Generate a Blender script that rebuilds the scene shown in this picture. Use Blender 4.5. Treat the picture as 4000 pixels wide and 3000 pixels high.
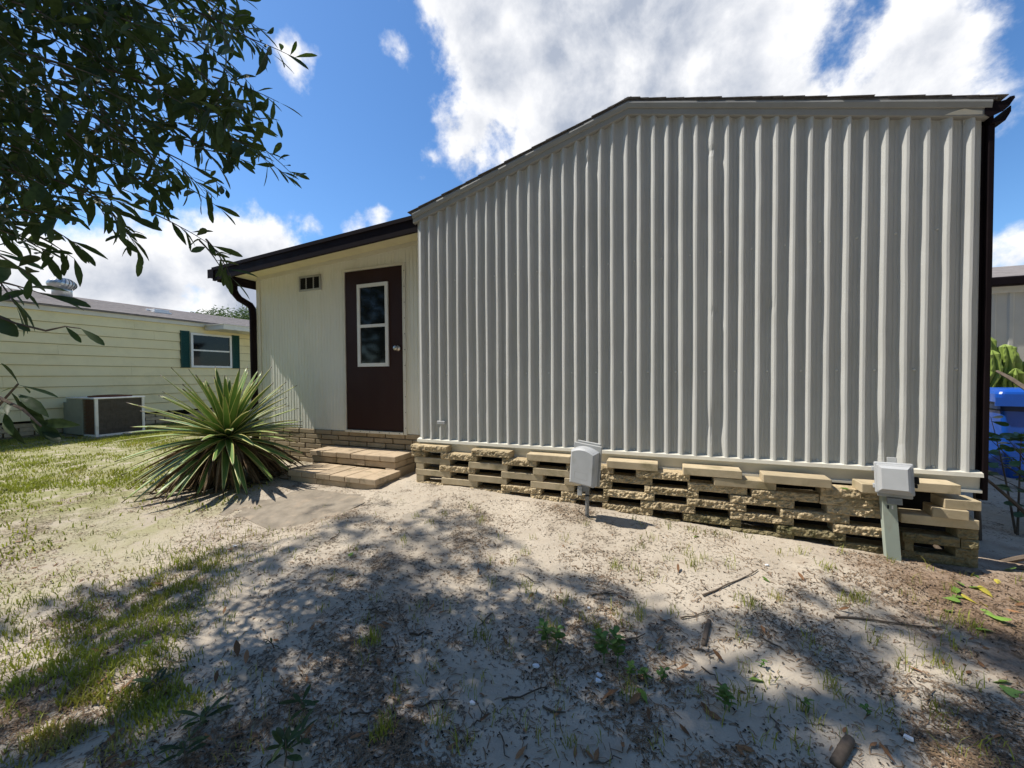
import bpy, bmesh, math, random
import numpy as np
from mathutils import Vector, Matrix, noise as mn
random.seed(7); rng = np.random.default_rng(7)
R = math.radians
sc = bpy.context.scene; C = sc.collection
for o in list(bpy.data.objects): bpy.data.objects.remove(o)

# ------------------------------------------------------------------ camera
# world frame: X runs along the corrugated wall, Y into it, z = 0 is eye level
F = 1520.0
YAW, PITCH, ROLL = R(20.9), R(1.2), R(.37)
FW = np.array([-math.sin(YAW)*math.cos(PITCH), math.cos(YAW)*math.cos(PITCH), -math.sin(PITCH)])
RT0 = np.array([math.cos(YAW), math.sin(YAW), 0.0]); UP0 = np.cross(RT0, FW)
RT = RT0*math.cos(ROLL) - UP0*math.sin(ROLL); UP = UP0*math.cos(ROLL) + RT0*math.sin(ROLL)
cam = bpy.data.cameras.new('camera'); camo = bpy.data.objects.new('camera', cam); C.objects.link(camo)
M3 = Matrix(((RT[0], UP[0], -FW[0]), (RT[1], UP[1], -FW[1]), (RT[2], UP[2], -FW[2])))
camo.matrix_world = M3.to_4x4()
cam.sensor_width = 36; cam.lens = 36*F/4000; cam.clip_start = .02; cam.clip_end = 1000
sc.camera = camo
sc.render.resolution_x = 1024; sc.render.resolution_y = 768
def ray(x, y): return FW + RT*(x-2000)/F - UP*(y-1500)/F
def atD(x, y, d): return Vector(ray(x, y)*d)
def atY(x, y, Y): r = ray(x, y); return Vector(r*(Y/r[1]))
def proj(p):
    p = np.array(p, float); c = p@FW
    return (2000+F*(p@RT)/c, 1500-F*(p@UP)/c, c)

# ------------------------------------------------------------------ light
SUN = Vector((-.65, -.15, 1.0)).normalized()
SUNR = Vector((-.65, -.15, 1.0))
sl = bpy.data.lights.new('sun', 'SUN'); sl.energy = 5.0; sl.angle = R(.55); sl.color = (1, .94, .84)
so = bpy.data.objects.new('sun', sl); C.objects.link(so)
so.rotation_euler = SUN.to_track_quat('Z', 'Y').to_euler()
sc.view_settings.view_transform = 'Standard'; sc.view_settings.look = 'None'
sc.view_settings.exposure = 0.34; sc.view_settings.gamma = 1
w = bpy.data.worlds.new('World'); sc.world = w; w.use_nodes = True
SKY = .112

class NT:
    """tiny node helper"""
    def __init__(s, tree): s.t = tree; s.n = tree.nodes; s.l = tree.links
    def new(s, typ, **kw):
        n = s.n.new(typ)
        for k, v in kw.items(): setattr(n, k, v)
        return n
    def put(s, sock, v):
        if isinstance(v, bpy.types.NodeSocket): s.l.new(v, sock)
        else: sock.default_value = v
    def math(s, op, a, b=0.0, c=None, clamp=False):
        n = s.new('ShaderNodeMath', operation=op, use_clamp=clamp)
        s.put(n.inputs[0], a); s.put(n.inputs[1], b)
        if c is not None: s.put(n.inputs[2], c)
        return n.outputs[0]
    def vmath(s, op, a, b=(0, 0, 0)):
        n = s.new('ShaderNodeVectorMath', operation=op); s.put(n.inputs[0], a); s.put(n.inputs[1], b)
        return n.outputs['Value'] if op in ('DOT_PRODUCT', 'LENGTH', 'DISTANCE') else n.outputs[0]
    def noise(s, vec, scale, detail=2, rough=.5, dist=0.0):
        n = s.new('ShaderNodeTexNoise'); s.put(n.inputs['Vector'], vec)
        n.inputs['Scale'].default_value = scale; n.inputs['Detail'].default_value = detail
        n.inputs['Roughness'].default_value = rough; n.inputs['Distortion'].default_value = dist
        return n.outputs['Fac']
    def ramp(s, fac, a, b, lo=0.0, hi=1.0, smooth=True):
        n = s.new('ShaderNodeMapRange', interpolation_type='SMOOTHSTEP' if smooth else 'LINEAR')
        s.put(n.inputs[0], fac); n.inputs[1].default_value = a; n.inputs[2].default_value = b
        n.inputs[3].default_value = lo; n.inputs[4].default_value = hi
        return n.outputs[0]
    def mix(s, fac, a, b, mode='MIX'):
        n = s.new('ShaderNodeMix', data_type='RGBA', blend_type=mode)
        s.put(n.inputs[0], fac)
        for i, v in ((6, a), (7, b)):
            if isinstance(v, bpy.types.NodeSocket): s.l.new(v, n.inputs[i])
            else: n.inputs[i].default_value = (v[0], v[1], v[2], 1)
        return n.outputs[2]

# sky: blue from the Sky Texture, cumulus clouds as a noise field over directions
nt = NT(w.node_tree)
bg = nt.n['Background']; bg.inputs['Strength'].default_value = SKY
sky = nt.new('ShaderNodeTexSky', sky_type='NISHITA'); sky.sun_disc = False
sky.sun_elevation = math.asin(SUN.z); sky.sun_rotation = R(257)
sky.air_density = 1.0; sky.dust_density = .35; sky.ozone_density = 3.2; sky.altitude = 30
tc = nt.new('ShaderNodeTexCoord'); D = nt.vmath('NORMALIZE', tc.outputs['Generated'])
wn = nt.new('ShaderNodeTexNoise'); nt.put(wn.inputs['Vector'], D); wn.inputs['Scale'].default_value = 5; wn.inputs['Detail'].default_value = 3
warp = nt.vmath('ADD', D, nt.vmath('SCALE', nt.vmath('SUBTRACT', wn.outputs['Color'], (.5, .5, .5))))
[n for n in nt.n if n.type == 'VECT_MATH' and n.operation == 'SCALE'][-1].inputs['Scale'].default_value = .05
CLOUDS = [(1890,60,.12),(1950,300,.15),(1870,480,.12),(1890,610,.08),(2300,60,.22),(2300,380,.20),(2700,60,.22),(2750,350,.20),
          (3080,360,.18),(2950,20,.18),(3450,360,.15),(3590,270,.11),(3720,130,.045),(1690,600,.036),(1645,690,.026),
          (1580,205,.014),(1690,190,.014),(60,1180,.12),(300,1120,.10),(560,1090,.12),(760,1020,.10),(930,1010,.08),
          (1080,985,.045),(680,880,.04),(1225,890,.018),(1370,895,.024),(1510,855,.026),(200,1060,.06),(420,1000,.05),(3950,1020,.06),(1000,1150,.14),(3930,905,.015),
          (1130,200,.012)]
dens = None
for x, y, r in CLOUDS:
    d = Vector(ray(x, y)).normalized()
    ch = nt.vmath('DISTANCE', warp, tuple(d))
    k = 7.0 if r > .05 else 8.5
    v = nt.math('MULTIPLY_ADD', ch, -k, k*r)                   # signed distance to the cloud's edge
    dens = v if dens is None else nt.math('SMOOTH_MAX', dens, v, .12)
for x, y, r in ((3330,110,.012),(3250,170,.0)):              # blue gaps
    ch = nt.vmath('DISTANCE', warp, tuple(Vector(ray(x, y)).normalized()))
    dens = nt.math('SMOOTH_MIN', dens, nt.math('MULTIPLY_ADD', ch, 7.0, -7.0*r-.1), .15)
dens = nt.math('MINIMUM', dens, .9)
low = nt.noise(D, 2.3, 2, .5)
gen = nt.ramp(low, .52, .78, -.9, .6, smooth=False)           # clouds everywhere else in the sky
behind = nt.ramp(nt.vmath('DOT_PRODUCT', D, tuple(FW)), .58, .35)
gen = nt.math('MULTIPLY_ADD', nt.math('SUBTRACT', 1, behind), -1.5, gen)
dens = nt.math('MAXIMUM', dens, gen)
fb = nt.noise(D, 6.0, 12, .56, .15)
den = nt.math('ADD', dens, nt.math('MULTIPLY', nt.math('SUBTRACT', fb, .5), 2.2))
fine = nt.noise(D, 26, 8, .65)
den = nt.math('ADD', den, nt.math('MULTIPLY', nt.math('SUBTRACT', fine, .5), .45))
mask = nt.ramp(den, -.05, .36)
# self shading: compare the billows with those a little nearer the sun
toS = tuple(SUN*.035)
fbs = nt.noise(nt.vmath('ADD', D, toS), 6.0, 12, .56, .15)
fns = nt.noise(nt.vmath('ADD', D, tuple(SUN*.012)), 26, 8, .65)
rel = nt.math('ADD', nt.math('MULTIPLY', nt.math('SUBTRACT', fb, fbs), 3.2), nt.math('MULTIPLY', nt.math('SUBTRACT', fine, fns), .35))
thick = nt.ramp(den, .22, 1.05)
shade = nt.math('SUBTRACT', nt.math('MULTIPLY', thick, nt.ramp(nt.noise(D, 3.4, 4, .55), .3, .66, .45, 1.0)), rel, clamp=True)
ccol = nt.mix(shade, (7.7, 7.7, 7.8), (3.2, 3.6, 4.4))
hs = nt.new('ShaderNodeHueSaturation'); hs.inputs['Saturation'].default_value = 1.12; hs.inputs['Value'].default_value = 1.0
nt.l.new(sky.outputs[0], hs.inputs['Color'])
skyc = nt.mix(1.0, hs.outputs[0], (.96, 1.14, 1.27), 'MULTIPLY')
col = nt.mix(mask, skyc, ccol)
nt.l.new(col, bg.inputs['Color'])

# ------------------------------------------------------------------ materials
def mat(name, col, rough=.6, var=.12, vscale=6.0, bump=0.0, bscale=60.0, spec=.3, metal=0.0, dirt=None, dscale=3.0, damt=.5, trans=0.0, stretch=(1, 1, 1), info=0.0, sub=None):
    m = bpy.data.materials.new(name); m.use_nodes = True
    t = NT(m.node_tree); b = t.n['Principled BSDF']
    tcn = t.new('ShaderNodeTexCoord'); P = t.vmath('MULTIPLY', tcn.outputs['Object'], stretch)
    n = t.noise(P, vscale, 5, .6)
    base = t.mix(t.ramp(n, .25, .75, 0, 1), tuple(c*(1-var) for c in col), tuple(min(1, c*(1+var)) for c in col))
    if info:
        oi = t.new('ShaderNodeObjectInfo')
        k = t.ramp(oi.outputs['Random'], 0, 1, 1-info, 1+info, smooth=False)
        base = t.mix(1.0, base, k, 'MULTIPLY')
    if dirt:
        dn = t.noise(P, dscale, 7, .68)
        base = t.mix(t.math('MULTIPLY', t.ramp(dn, .5, .72), damt), base, dirt)
    t.l.new(base, b.inputs['Base Color'])
    t.put(b.inputs['Roughness'], t.ramp(t.noise(P, vscale*2.3, 3), .2, .8, max(.05, rough-.1), min(1, rough+.1)))
    b.inputs['Specular IOR Level'].default_value = spec; b.inputs['Metallic'].default_value = metal
    if bump:
        bn = t.new('ShaderNodeBump'); bn.inputs['Strength'].default_value = 1; bn.inputs['Distance'].default_value = bump
        t.l.new(t.noise(P, bscale, 4, .6), bn.inputs['Height']); t.l.new(bn.outputs[0], b.inputs['Normal'])
    if trans:
        tr = t.new('ShaderNodeBsdfTranslucent'); t.l.new(t.mix(1.0, base, (1.3, 1.5, .5), 'MULTIPLY'), tr.inputs['Color'])
        mx = t.new('ShaderNodeMixShader'); mx.inputs[0].default_value = trans
        t.l.new(b.outputs[0], mx.inputs[1]); t.l.new(tr.outputs[0], mx.inputs[2])
        t.l.new(mx.outputs[0], t.n['Material Output'].inputs['Surface'])
    return m
M = {}
M['siding'] = mat('painted_corrugated_metal', (.50, .50, .475), .48, .04, 2.5, .0012, 100, .3, dirt=(.40, .39, .34), dscale=2.2, damt=.25)
M['entry'] = mat('painted_fluted_siding', (.76, .75, .67), .5, .05, 2.0, .0005, 90, .3, dirt=(.52, .52, .42), dscale=1.6, damt=.35, stretch=(1, 1, .35))
M['white'] = mat('white_trim_paint', (.68, .65, .56), .45, .05, 5, .0004, 80, .35, dirt=(.5, .47, .4), dscale=4, damt=.3)
M['rake'] = mat('shade_darkened_rake_trim', (.31, .31, .295), .5, .06, 4, .0005, 60, .3, dirt=(.24, .23, .2), dscale=5, damt=.4)  # trim paint darkened to carry the shade on the rake in its colour
M['brown'] = mat('dark_brown_metal', (.014, .0095, .011), .6, .15, 5, .0003, 60, .06)
M['door'] = mat('dark_brown_door', (.033, .0135, .011), .55, .12, 3, .0004, 70, .2, stretch=(1, 1, .3))
M['soffit'] = mat('cream_soffit', (.72, .66, .46), .55, .06, 4, .0004, 50, .3, dirt=(.55, .48, .32), dscale=5, damt=.3)
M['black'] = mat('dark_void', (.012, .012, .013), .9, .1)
M['knob'] = mat('brushed_steel', (.55, .53, .5), .3, .05, 20, metal=1.0)
M['screw'] = mat('painted_screw', (.70, .70, .66), .4, .05, 20)
M['shingle'] = mat('grey_asphalt_shingle', (.13, .12, .115), .9, .25, 40, .002, 150, .2)
M['shinglen'] = mat('weathered_grey_shingle', (.23, .205, .19), .9, .22, 9, .002, 120, .2, dirt=(.15, .13, .12), dscale=2, damt=.5)
M['smooth'] = mat('smooth_tan_block', (.47, .385, .255), .85, .12, 9, .0012, 160, .15, dirt=(.19, .165, .08), dscale=5, damt=.6, info=.14)
M['roughb'] = mat('split_face_tan_block', (.49, .39, .245), .88,   .2, 22, .016, 60, .15, dirt=(.15, .12, .05), dscale=8, damt=.65, info=.14)
M['moss'] = mat('mossy_block', (.24, .20, .115), .9, .25, 18, .014, 60, .12, dirt=(.045, .055, .018), dscale=7, damt=.9, info=.1)
M['brick'] = mat('tan_slump_brick', (.36, .285, .19), .85, .16, 8, .0015, 120, .15, dirt=(.13, .115, .06), dscale=4, damt=.6, info=.1)
M['mortar'] = mat('dark_mortar', (.12, .10, .075), .95, .2, 20, .002, 90, .1)
M['step'] = mat('tan_step_block', (.44, .345, .24), .85, .12, 7, .0014, 130, .15, dirt=(.10, .09, .05), dscale=6, damt=.7, info=.08)
M['concrete'] = mat('grey_concrete', (.25, .215, .17), .9, .2, 9, .003, 70, .15, dirt=(.37, .30, .225), dscale=5, damt=.95)
M['plastic'] = mat('grey_plastic', (.42, .43, .44), .5, .05, 8, .0004, 70, .35, dirt=(.27, .26, .21), dscale=5, damt=.5)
M['plasticd'] = mat('grey_plastic_weathered', (.38, .385, .38), .55, .06, 8, .0005, 70, .3, dirt=(.2, .18, .11), dscale=4, damt=.7)
M['steel'] = mat('galvanised_post', (.22, .23, .24), .45, .15, 12, .0004, 60, .4, metal=.5)
M['rusty'] = mat('pale_green_post_rusting', (.37, .42, .36), .5, .06, 5, .0005, 60, .35, dirt=(.26, .10, .02), dscale=5, damt=.5, stretch=(1, 1, .4))
M['yellow'] = mat('pale_yellow_siding', (.80, .71, .42), .55, .04, 2, .0004, 40, .3, dirt=(.5, .45, .26), dscale=1.2, damt=.4)
M['lapgrime_shade'] = mat('grimy_lap_shade_board', (.16, .12, .06), .8, .2, 6)  # lap grime, dark enough to stand in for the lap shadow lines
M['shutter'] = mat('dark_green_shutter', (.008, .055, .042), .5, .1, 6)
M['winframe'] = mat('white_window_frame', (.75, .75, .73), .4, .04, 6)
M['ac'] = mat('grey_green_cabinet', (.27, .30, .26), .5, .08, 4, .0004, 40, .3, dirt=(.18, .19, .15), dscale=4, damt=.5)
M['actop'] = mat('white_cabinet_top', (.68, .69, .68), .45, .05, 6, dirt=(.4, .37, .3), dscale=8, damt=.4)
M['coil'] = mat('dirty_coil_fins', (.10, .092, .082), .6, .3, 14, .001, 120, .3, dirt=(.11, .085, .06), dscale=9, damt=.6)
M['rustgr'] = mat('rusty_grille', (.20, .085, .045), .7, .25, 20, .001, 90, .2)
M['turb'] = mat('galvanised_turbine', (.55, .55, .53), .35, .08, 10, metal=.7)
M['blue'] = mat('blue_plastic', (.008, .075, .40), .38, .08, 5, .0003, 70, .4)
M['bluedk'] = mat('dark_blue_recess', (.006, .018, .06), .5, .1, 5)
M['cactus'] = mat('cactus_skin', (.22, .30, .06), .55, .2, 8, .001, 60, .3, dirt=(.26, .24, .09), dscale=5, damt=.5)
M['bark'] = mat('oak_bark', (.12, .095, .075), .95, .3, 12, .008, 30, .1, stretch=(1, 1, .3))
M['twig'] = mat('weathered_twig', (.115, .09, .07), .9, .25, 30, .002, 90, .1, info=.3)
M['oak'] = mat('oak_leaf', (.045, .070, .025), .55, .3, 6, spec=.18, trans=.22, info=.35)
M['shrub'] = mat('glossy_leaf', (.055, .105, .03), .35, .25, 6, spec=.45, trans=.15, info=.4)
M['brownleaf'] = mat('dry_brown_leaf', (.24, .125, .06), .7, .3, 25, .001, 80, .2, info=.4)
M['greenleaf'] = mat('fallen_green_leaf', (.16, .27, .05), .5, .2, 20, spec=.35, trans=.2, info=.35)
M['yellowleaf'] = mat('fallen_yellow_leaf', (.5, .42, .06), .5, .2, 20, spec=.35, trans=.2, info=.2)
M['grass'] = mat('lawn_grass', (.27, .28, .06), .6, .35, 3.5, spec=.25, trans=.25, dirt=(.42, .33, .14), dscale=2.2, damt=.85)
M['dry'] = mat('dry_litter', (.20, .135, .085), .9, .5, 40, spec=.15, dirt=(.34, .24, .13), dscale=35, damt=.7)
M['dark'] = mat('dark_litter', (.035, .027, .021), .95, .4, 40, spec=.1)
M['weed'] = mat('broad_weed', (.10, .19, .045), .55, .25, 12, trans=.2)
M['paper'] = mat('white_scrap', (.75, .76, .78), .6, .05, 20)
M['dead'] = mat('dead_agave_leaf', (.14, .095, .055), .85, .35, 14, .002, 60, .15, dirt=(.3, .22, .13), dscale=8, damt=.6, info=.3)
M['farleaf'] = mat('far_foliage', (.075, .11, .045), .6, .3, 3, trans=.2)
M['flatgrey'] = mat('beige_painted_sheet', (.52, .51, .45), .55, .05, 2, .0006, 60, .3, dirt=(.4, .39, .33), dscale=1.5, damt=.4)
M['cloud'] = None

def glass_mat(name, tint):
    m = bpy.data.materials.new(name); m.use_nodes = True; b = m.node_tree.nodes['Principled BSDF']
    t = NT(m.node_tree); tcn = t.new('ShaderNodeTexCoord')
    base = t.mix(t.noise(tcn.outputs['Object'], 3, 3), tuple(c*.5 for c in tint), tuple(c*1.5 for c in tint))
    t.l.new(base, b.inputs['Base Color']); b.inputs['Roughness'].default_value = .06
    b.inputs['Specular IOR Level'].default_value = .3
    bn = t.new('ShaderNodeBump'); bn.inputs['Strength'].default_value = .3; bn.inputs['Distance'].default_value = .004
    t.l.new(t.noise(tcn.outputs['Object'], 2.5, 2), bn.inputs['Height']); t.l.new(bn.outputs[0], b.inputs['Normal'])
    return m
M['glass'] = glass_mat('dark_window_glass', (.008, .009, .011))

def agave_mat():
    m = bpy.data.materials.new('variegated_agave_leaf'); m.use_nodes = True
    t = NT(m.node_tree); b = t.n['Principled BSDF']
    uv = t.new('ShaderNodeUVMap'); sp = t.new('ShaderNodeSeparateXYZ'); t.l.new(uv.outputs[0], sp.inputs[0])
    tcn = t.new('ShaderNodeTexCoord'); n = t.noise(tcn.outputs['Object'], 9, 4)
    edge = t.math('ABSOLUTE', t.math('SUBTRACT', sp.outputs[0], .5))
    edge = t.math('ADD', edge, t.math('MULTIPLY', t.math('SUBTRACT', n, .5), .05))
    mk = t.ramp(edge, .37, .42)
    green = t.mix(n, (.115, .215, .04), (.19, .31, .08))
    oi = t.new('ShaderNodeObjectInfo'); green = t.mix(1.0, green, t.ramp(oi.outputs['Random'], 0, 1, .75, 1.25, smooth=False), 'MULTIPLY')
    c = t.mix(mk, green, (.62, .58, .22))
    tip = t.ramp(sp.outputs[1], .93, .99); c = t.mix(tip, c, (.06, .035, .02))
    t.l.new(c, b.inputs['Base Color']); b.inputs['Roughness'].default_value = .42; b.inputs['Specular IOR Level'].default_value = .4
    tr = t.new('ShaderNodeBsdfTranslucent'); t.l.new(c, tr.inputs['Color'])
    mx = t.new('ShaderNodeMixShader'); mx.inputs[0].default_value = .15
    t.l.new(b.outputs[0], mx.inputs[1]); t.l.new(tr.outputs[0], mx.inputs[2]); t.l.new(mx.outputs[0], t.n['Material Output'].inputs['Surface'])
    return m
M['agave'] = agave_mat()

def ground_mat():
    m = bpy.data.materials.new('sandy_ground'); m.use_nodes = True
    t = NT(m.node_tree); b = t.n['Principled BSDF']
    P = t.new('ShaderNodeTexCoord').outputs['Object']
    big = t.noise(P, .9, 4, .6); mid = t.noise(P, 5, 5, .6); fine = t.noise(P, 60, 4, .65); grit = t.noise(P, 190, 3, .7)
    sand = t.mix(t.ramp(mid, .3, .7), (.405, .35, .28), (.505, .445, .36))
    sand = t.mix(t.math('MULTIPLY', t.ramp(grit, .35, .75), .35), sand, (.38, .315, .24))
    # brown humus worked into the sand in patches
    hum = t.math('MULTIPLY', t.ramp(t.math('ADD', mid, t.math('MULTIPLY', t.math('SUBTRACT', big, .5), 1.2)), .50, .76), .6)
    c = t.mix(hum, sand, (.25, .195, .14))
    # dark crumbs of rotted leaf: speckle whose density follows the patches
    sp = t.math('ADD', fine, t.math('MULTIPLY', t.math('SUBTRACT', mid, .5), .55))
    sp = t.math('ADD', sp, t.math('MULTIPLY', t.math('SUBTRACT', big, .5), .35))
    spk = t.ramp(sp, .59, .66)
    c = t.mix(t.math('MULTIPLY', spk, .75), c, (.085, .068, .052))
    spx = t.new('ShaderNodeSeparateXYZ'); t.l.new(P, spx.inputs[0])
    # red brown mulch beside the right hand corner of the house
    dm = t.vmath('DISTANCE', t.vmath('MULTIPLY', P, (1, 1.15, 0)), (2.15, 3.2, 0))
    dm = t.math('ADD', dm, t.math('MULTIPLY', t.math('SUBTRACT', t.noise(P, 3, 5, .65), .5), 2.2))
    mul = t.ramp(dm, 1.3, .5)
    mcol = t.mix(t.ramp(fine, .35, .65), (.15, .085, .05), (.30, .20, .13))
    c = t.mix(t.math('MULTIPLY', mul, .72), c, mcol)
    # lawn thatch on the left
    lx = t.math('ADD', spx.outputs[0], t.math('MULTIPLY', t.math('SUBTRACT', big, .5), 6))
    lawn = t.math('MULTIPLY', t.ramp(lx, -3.4, -5.6), t.ramp(mid, .33, .52))
    c = t.mix(t.math('MULTIPLY', lawn, .8), c, t.mix(fine, (.14, .165, .045), (.32, .30, .12)))
    t.l.new(c, b.inputs['Base Color']); b.inputs['Roughness'].default_value = .95; b.inputs['Specular IOR Level'].default_value = .15
    h = t.math('ADD', t.math('MULTIPLY', fine, .5), t.math('MULTIPLY', grit, .25))
    h = t.math('ADD', h, t.math('MULTIPLY', mid, 1.2))
    h = t.math('ADD', h, t.math('MULTIPLY', spk, .35))
    bn = t.new('ShaderNodeBump'); bn.inputs['Strength'].default_value = 1; bn.inputs['Distance'].default_value = .009
    t.l.new(h, bn.inputs['Height']); t.l.new(bn.outputs[0], b.inputs['Normal'])
    return m
M['ground'] = ground_mat()

# ------------------------------------------------------------------ mesh helpers
class MB:
    def __init__(s): s.v = []; s.f = []; s.uv = None
    def add(s, vs, fs):
        k = len(s.v); s.v += [tuple(p) for p in vs]; s.f += [tuple(i+k for i in f) for f in fs]; return s
    def box(s, x0, x1, y0, y1, z0, z1):
        return s.add([(x0,y0,z0),(x1,y0,z0),(x1,y1,z0),(x0,y1,z0),(x0,y0,z1),(x1,y0,z1),(x1,y1,z1),(x0,y1,z1)],
                     [(0,3,2,1),(4,5,6,7),(0,1,5,4),(1,2,6,5),(2,3,7,6),(3,0,4,7)])
    def bbox(s, x0, x1, y0, y1, z0, z1, b=.004, seg=1):
        bm = bmesh.new(); bmesh.ops.create_cube(bm, size=1)
        for v in bm.verts: v.co = Vector(((x0+x1)/2+v.co.x*(x1-x0), (y0+y1)/2+v.co.y*(y1-y0), (z0+z1)/2+v.co.z*(z1-z0)))
        bmesh.ops.bevel(bm, geom=bm.edges[:], offset=b, segments=seg, affect='EDGES', profile=.5)
        bm.verts.index_update(); s.add([v.co for v in bm.verts], [[v.index for v in f.verts] for f in bm.faces]); bm.free(); return s
    def prism(s, a, b):
        """two matching loops joined into a closed solid"""
        n = len(a); k = len(s.v); s.v += [tuple(p) for p in a] + [tuple(p) for p in b]
        s.f.append(tuple(k+i for i in range(n))); s.f.append(tuple(k+n+i for i in reversed(range(n))))
        for i in range(n): j = (i+1) % n; s.f.append((k+j, k+i, k+n+i, k+n+j))
        return s
    def tube(s, pts, rad, n=8, cap=True):
        pts = [Vector(p) for p in pts]; k = len(s.v); m = len(pts)
        if not hasattr(rad, '__len__'): rad = [rad]*m
        prev = None
        for i, p in enumerate(pts):
            t = (pts[min(i+1, m-1)]-pts[max(i-1, 0)]).normalized()
            if prev is None:
                a = Vector((0, 0, 1)) if abs(t.z) < .9 else Vector((1, 0, 0)); u = t.cross(a).normalized()
            else: u = (prev - t*prev.dot(t)).normalized()
            prev = u; q = t.cross(u)
            for j in range(n):
                an = 2*math.pi*j/n; s.v.append(tuple(p + (u*math.cos(an)+q*math.sin(an))*rad[i]))
        for i in range(m-1):
            for j in range(n):
                j2 = (j+1) % n; s.f.append((k+i*n+j, k+i*n+j2, k+(i+1)*n+j2, k+(i+1)*n+j))
        if cap: s.f.append(tuple(k+j for j in reversed(range(n)))); s.f.append(tuple(k+(m-1)*n+j for j in range(n)))
        return s
    def lathe(s, prof, c, n=24):
        k = len(s.v); m = len(prof)
        for r, z in prof:
            for j in range(n): an = 2*math.pi*j/n; s.v.append((c[0]+r*math.cos(an), c[1]+r*math.sin(an), c[2]+z))
        for i in range(m-1):
            for j in range(n): j2 = (j+1) % n; s.f.append((k+i*n+j, k+i*n+j2, k+(i+1)*n+j2, k+(i+1)*n+j))
        s.f.append(tuple(k+j for j in reversed(range(n)))); s.f.append(tuple(k+(m-1)*n+j for j in range(n)))
        return s
    def mesh(s, name):
        me = bpy.data.meshes.new(name); me.from_pydata(s.v, [], s.f); me.validate(); return me
    def build(s, name, m, parent=None, smooth=False, label=None):
        me = s.mesh(name); me.materials.append(m)
        if smooth: me.shade_smooth()
        return link(name, me, parent, label)
def link(name, me, parent=None, label=None, loc=None):
    o = bpy.data.objects.new(name, me); C.objects.link(o)
    if loc is not None: o.location = loc
    if parent is not None:
        o.parent = parent
        p = parent
        while p is not None: o.location = Vector(o.location) - Vector(p.location); p = p.parent
    if label: o['label'] = label
    return o
def tag(o, label, cat, group=None):
    o['label'] = label; o['category'] = cat
    if group: o['group'] = group
    return o
def thing(name, loc, label, cat, group=None):
    o = bpy.data.objects.new(name, None); C.objects.link(o); o.location = loc; o.empty_display_size = .1
    return tag(o, label, cat, group)
def fix(o):
    bm = bmesh.new(); bm.from_mesh(o.data); bmesh.ops.recalc_face_normals(bm, faces=bm.faces[:]); bm.to_mesh(o.data); bm.free(); return o
def nz(x, y, z=0.0, s=1.0): return mn.noise(Vector((x*s, y*s, z*s)))

# ------------------------------------------------------------------ ground
def gz0(x, y):
    xs = (-40, -10, -4.2, -2.85, -2.45, -1.6, .2, 1.5, 2.6, 6, 40); zs = (-1.2, -1.2, -1.15, -1.15, -1.09, -1.10, -1.165, -1.225, -1.25, -1.22, -1.22)
    b = np.interp(x, xs, zs)
    k = np.interp(x, (-9, -5, -3), (.02, .06, .09))
    return b - np.clip(3.3-y, 0, 4)*k
def gz(x, y):
    z = float(gz0(x, y)); a = .016 if y < 3.3 else .008
    return z + a*nz(x, y, 0, 1.9) + .008*nz(x, y, 3, 6) + (.004*nz(x, y, 7, 16) if (-5 < x < 3.2 and y < 4) else 0)
def axis(lo, hi, f0, f1, fine, coarse):
    a = list(np.arange(f0, f1, fine)); st = fine; x = f1
    while x < hi: a.append(x); st = min(st*1.22, coarse); x += st
    a.append(hi); st = fine; x = f0-fine
    while x > lo: a.insert(0, x); st = min(st*1.22, coarse); x -= st
    a.insert(0, lo); return a
gx = axis(-160, 160, -5.2, 2.9, .032, 25); gy = axis(-60, 220, .45, 3.5, .032, 25)
gv = [(x, y, gz(x, y)) for y in gy for x in gx]
nxg = len(gx); gf = [(j*nxg+i, j*nxg+i+1, (j+1)*nxg+i+1, (j+1)*nxg+i) for j in range(len(gy)-1) for i in range(nxg-1)]
g = MB(); g.v = gv; g.f = gf; go = g.build('ground', M['ground'], smooth=True); go['kind'] = 'structure'
def hit(x, y):
    """pixel to a point on the ground"""
    r = ray(x, y); t = 1.2/max(1e-3, -r[2])
    for _ in range(12): t = gz(r[0]*t, r[1]*t)/r[2]
    return Vector((r[0]*t, r[1]*t, r[2]*t))
# worn concrete pad before the steps, half buried in sand
pad = MB(); ol = []
for i in range(40):
    a = 2*math.pi*i/40; cx, cy = -3.20, 2.66
    ex = abs(math.cos(a))**.55*(1 if math.cos(a) > 0 else -1); ey = abs(math.sin(a))**.55*(1 if math.sin(a) > 0 else -1)
    x = cx + .66*ex*(1+.10*nz(i*.7, 1)) ; y = cy + .38*ey*(1+.22*nz(i*.6, 5)); ol.append((x, y))
zt = max(gz(x, y) for x, y in ol)
pad.prism([(x, y, gz(x, y)-.05) for x, y in ol], [(x, y, gz0(x, y)+.001) for x, y in ol])
po = fix(pad.build('pavement', M['concrete'])); po['kind'] = 'structure'

# ------------------------------------------------------------------ the metal sided house
H = thing('mobile_home', (-1.7, 3.95, -1.16), 'low mobile home with pale corrugated metal wall, brown door and gable roof', 'house')
YW = 3.5; ZB = -.657
XL, XR, XP = -2.385, 1.952, -.259
def ztop(x): return np.interp(x, (XL, XP, XR), (1.640, 2.225, 1.672))
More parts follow.
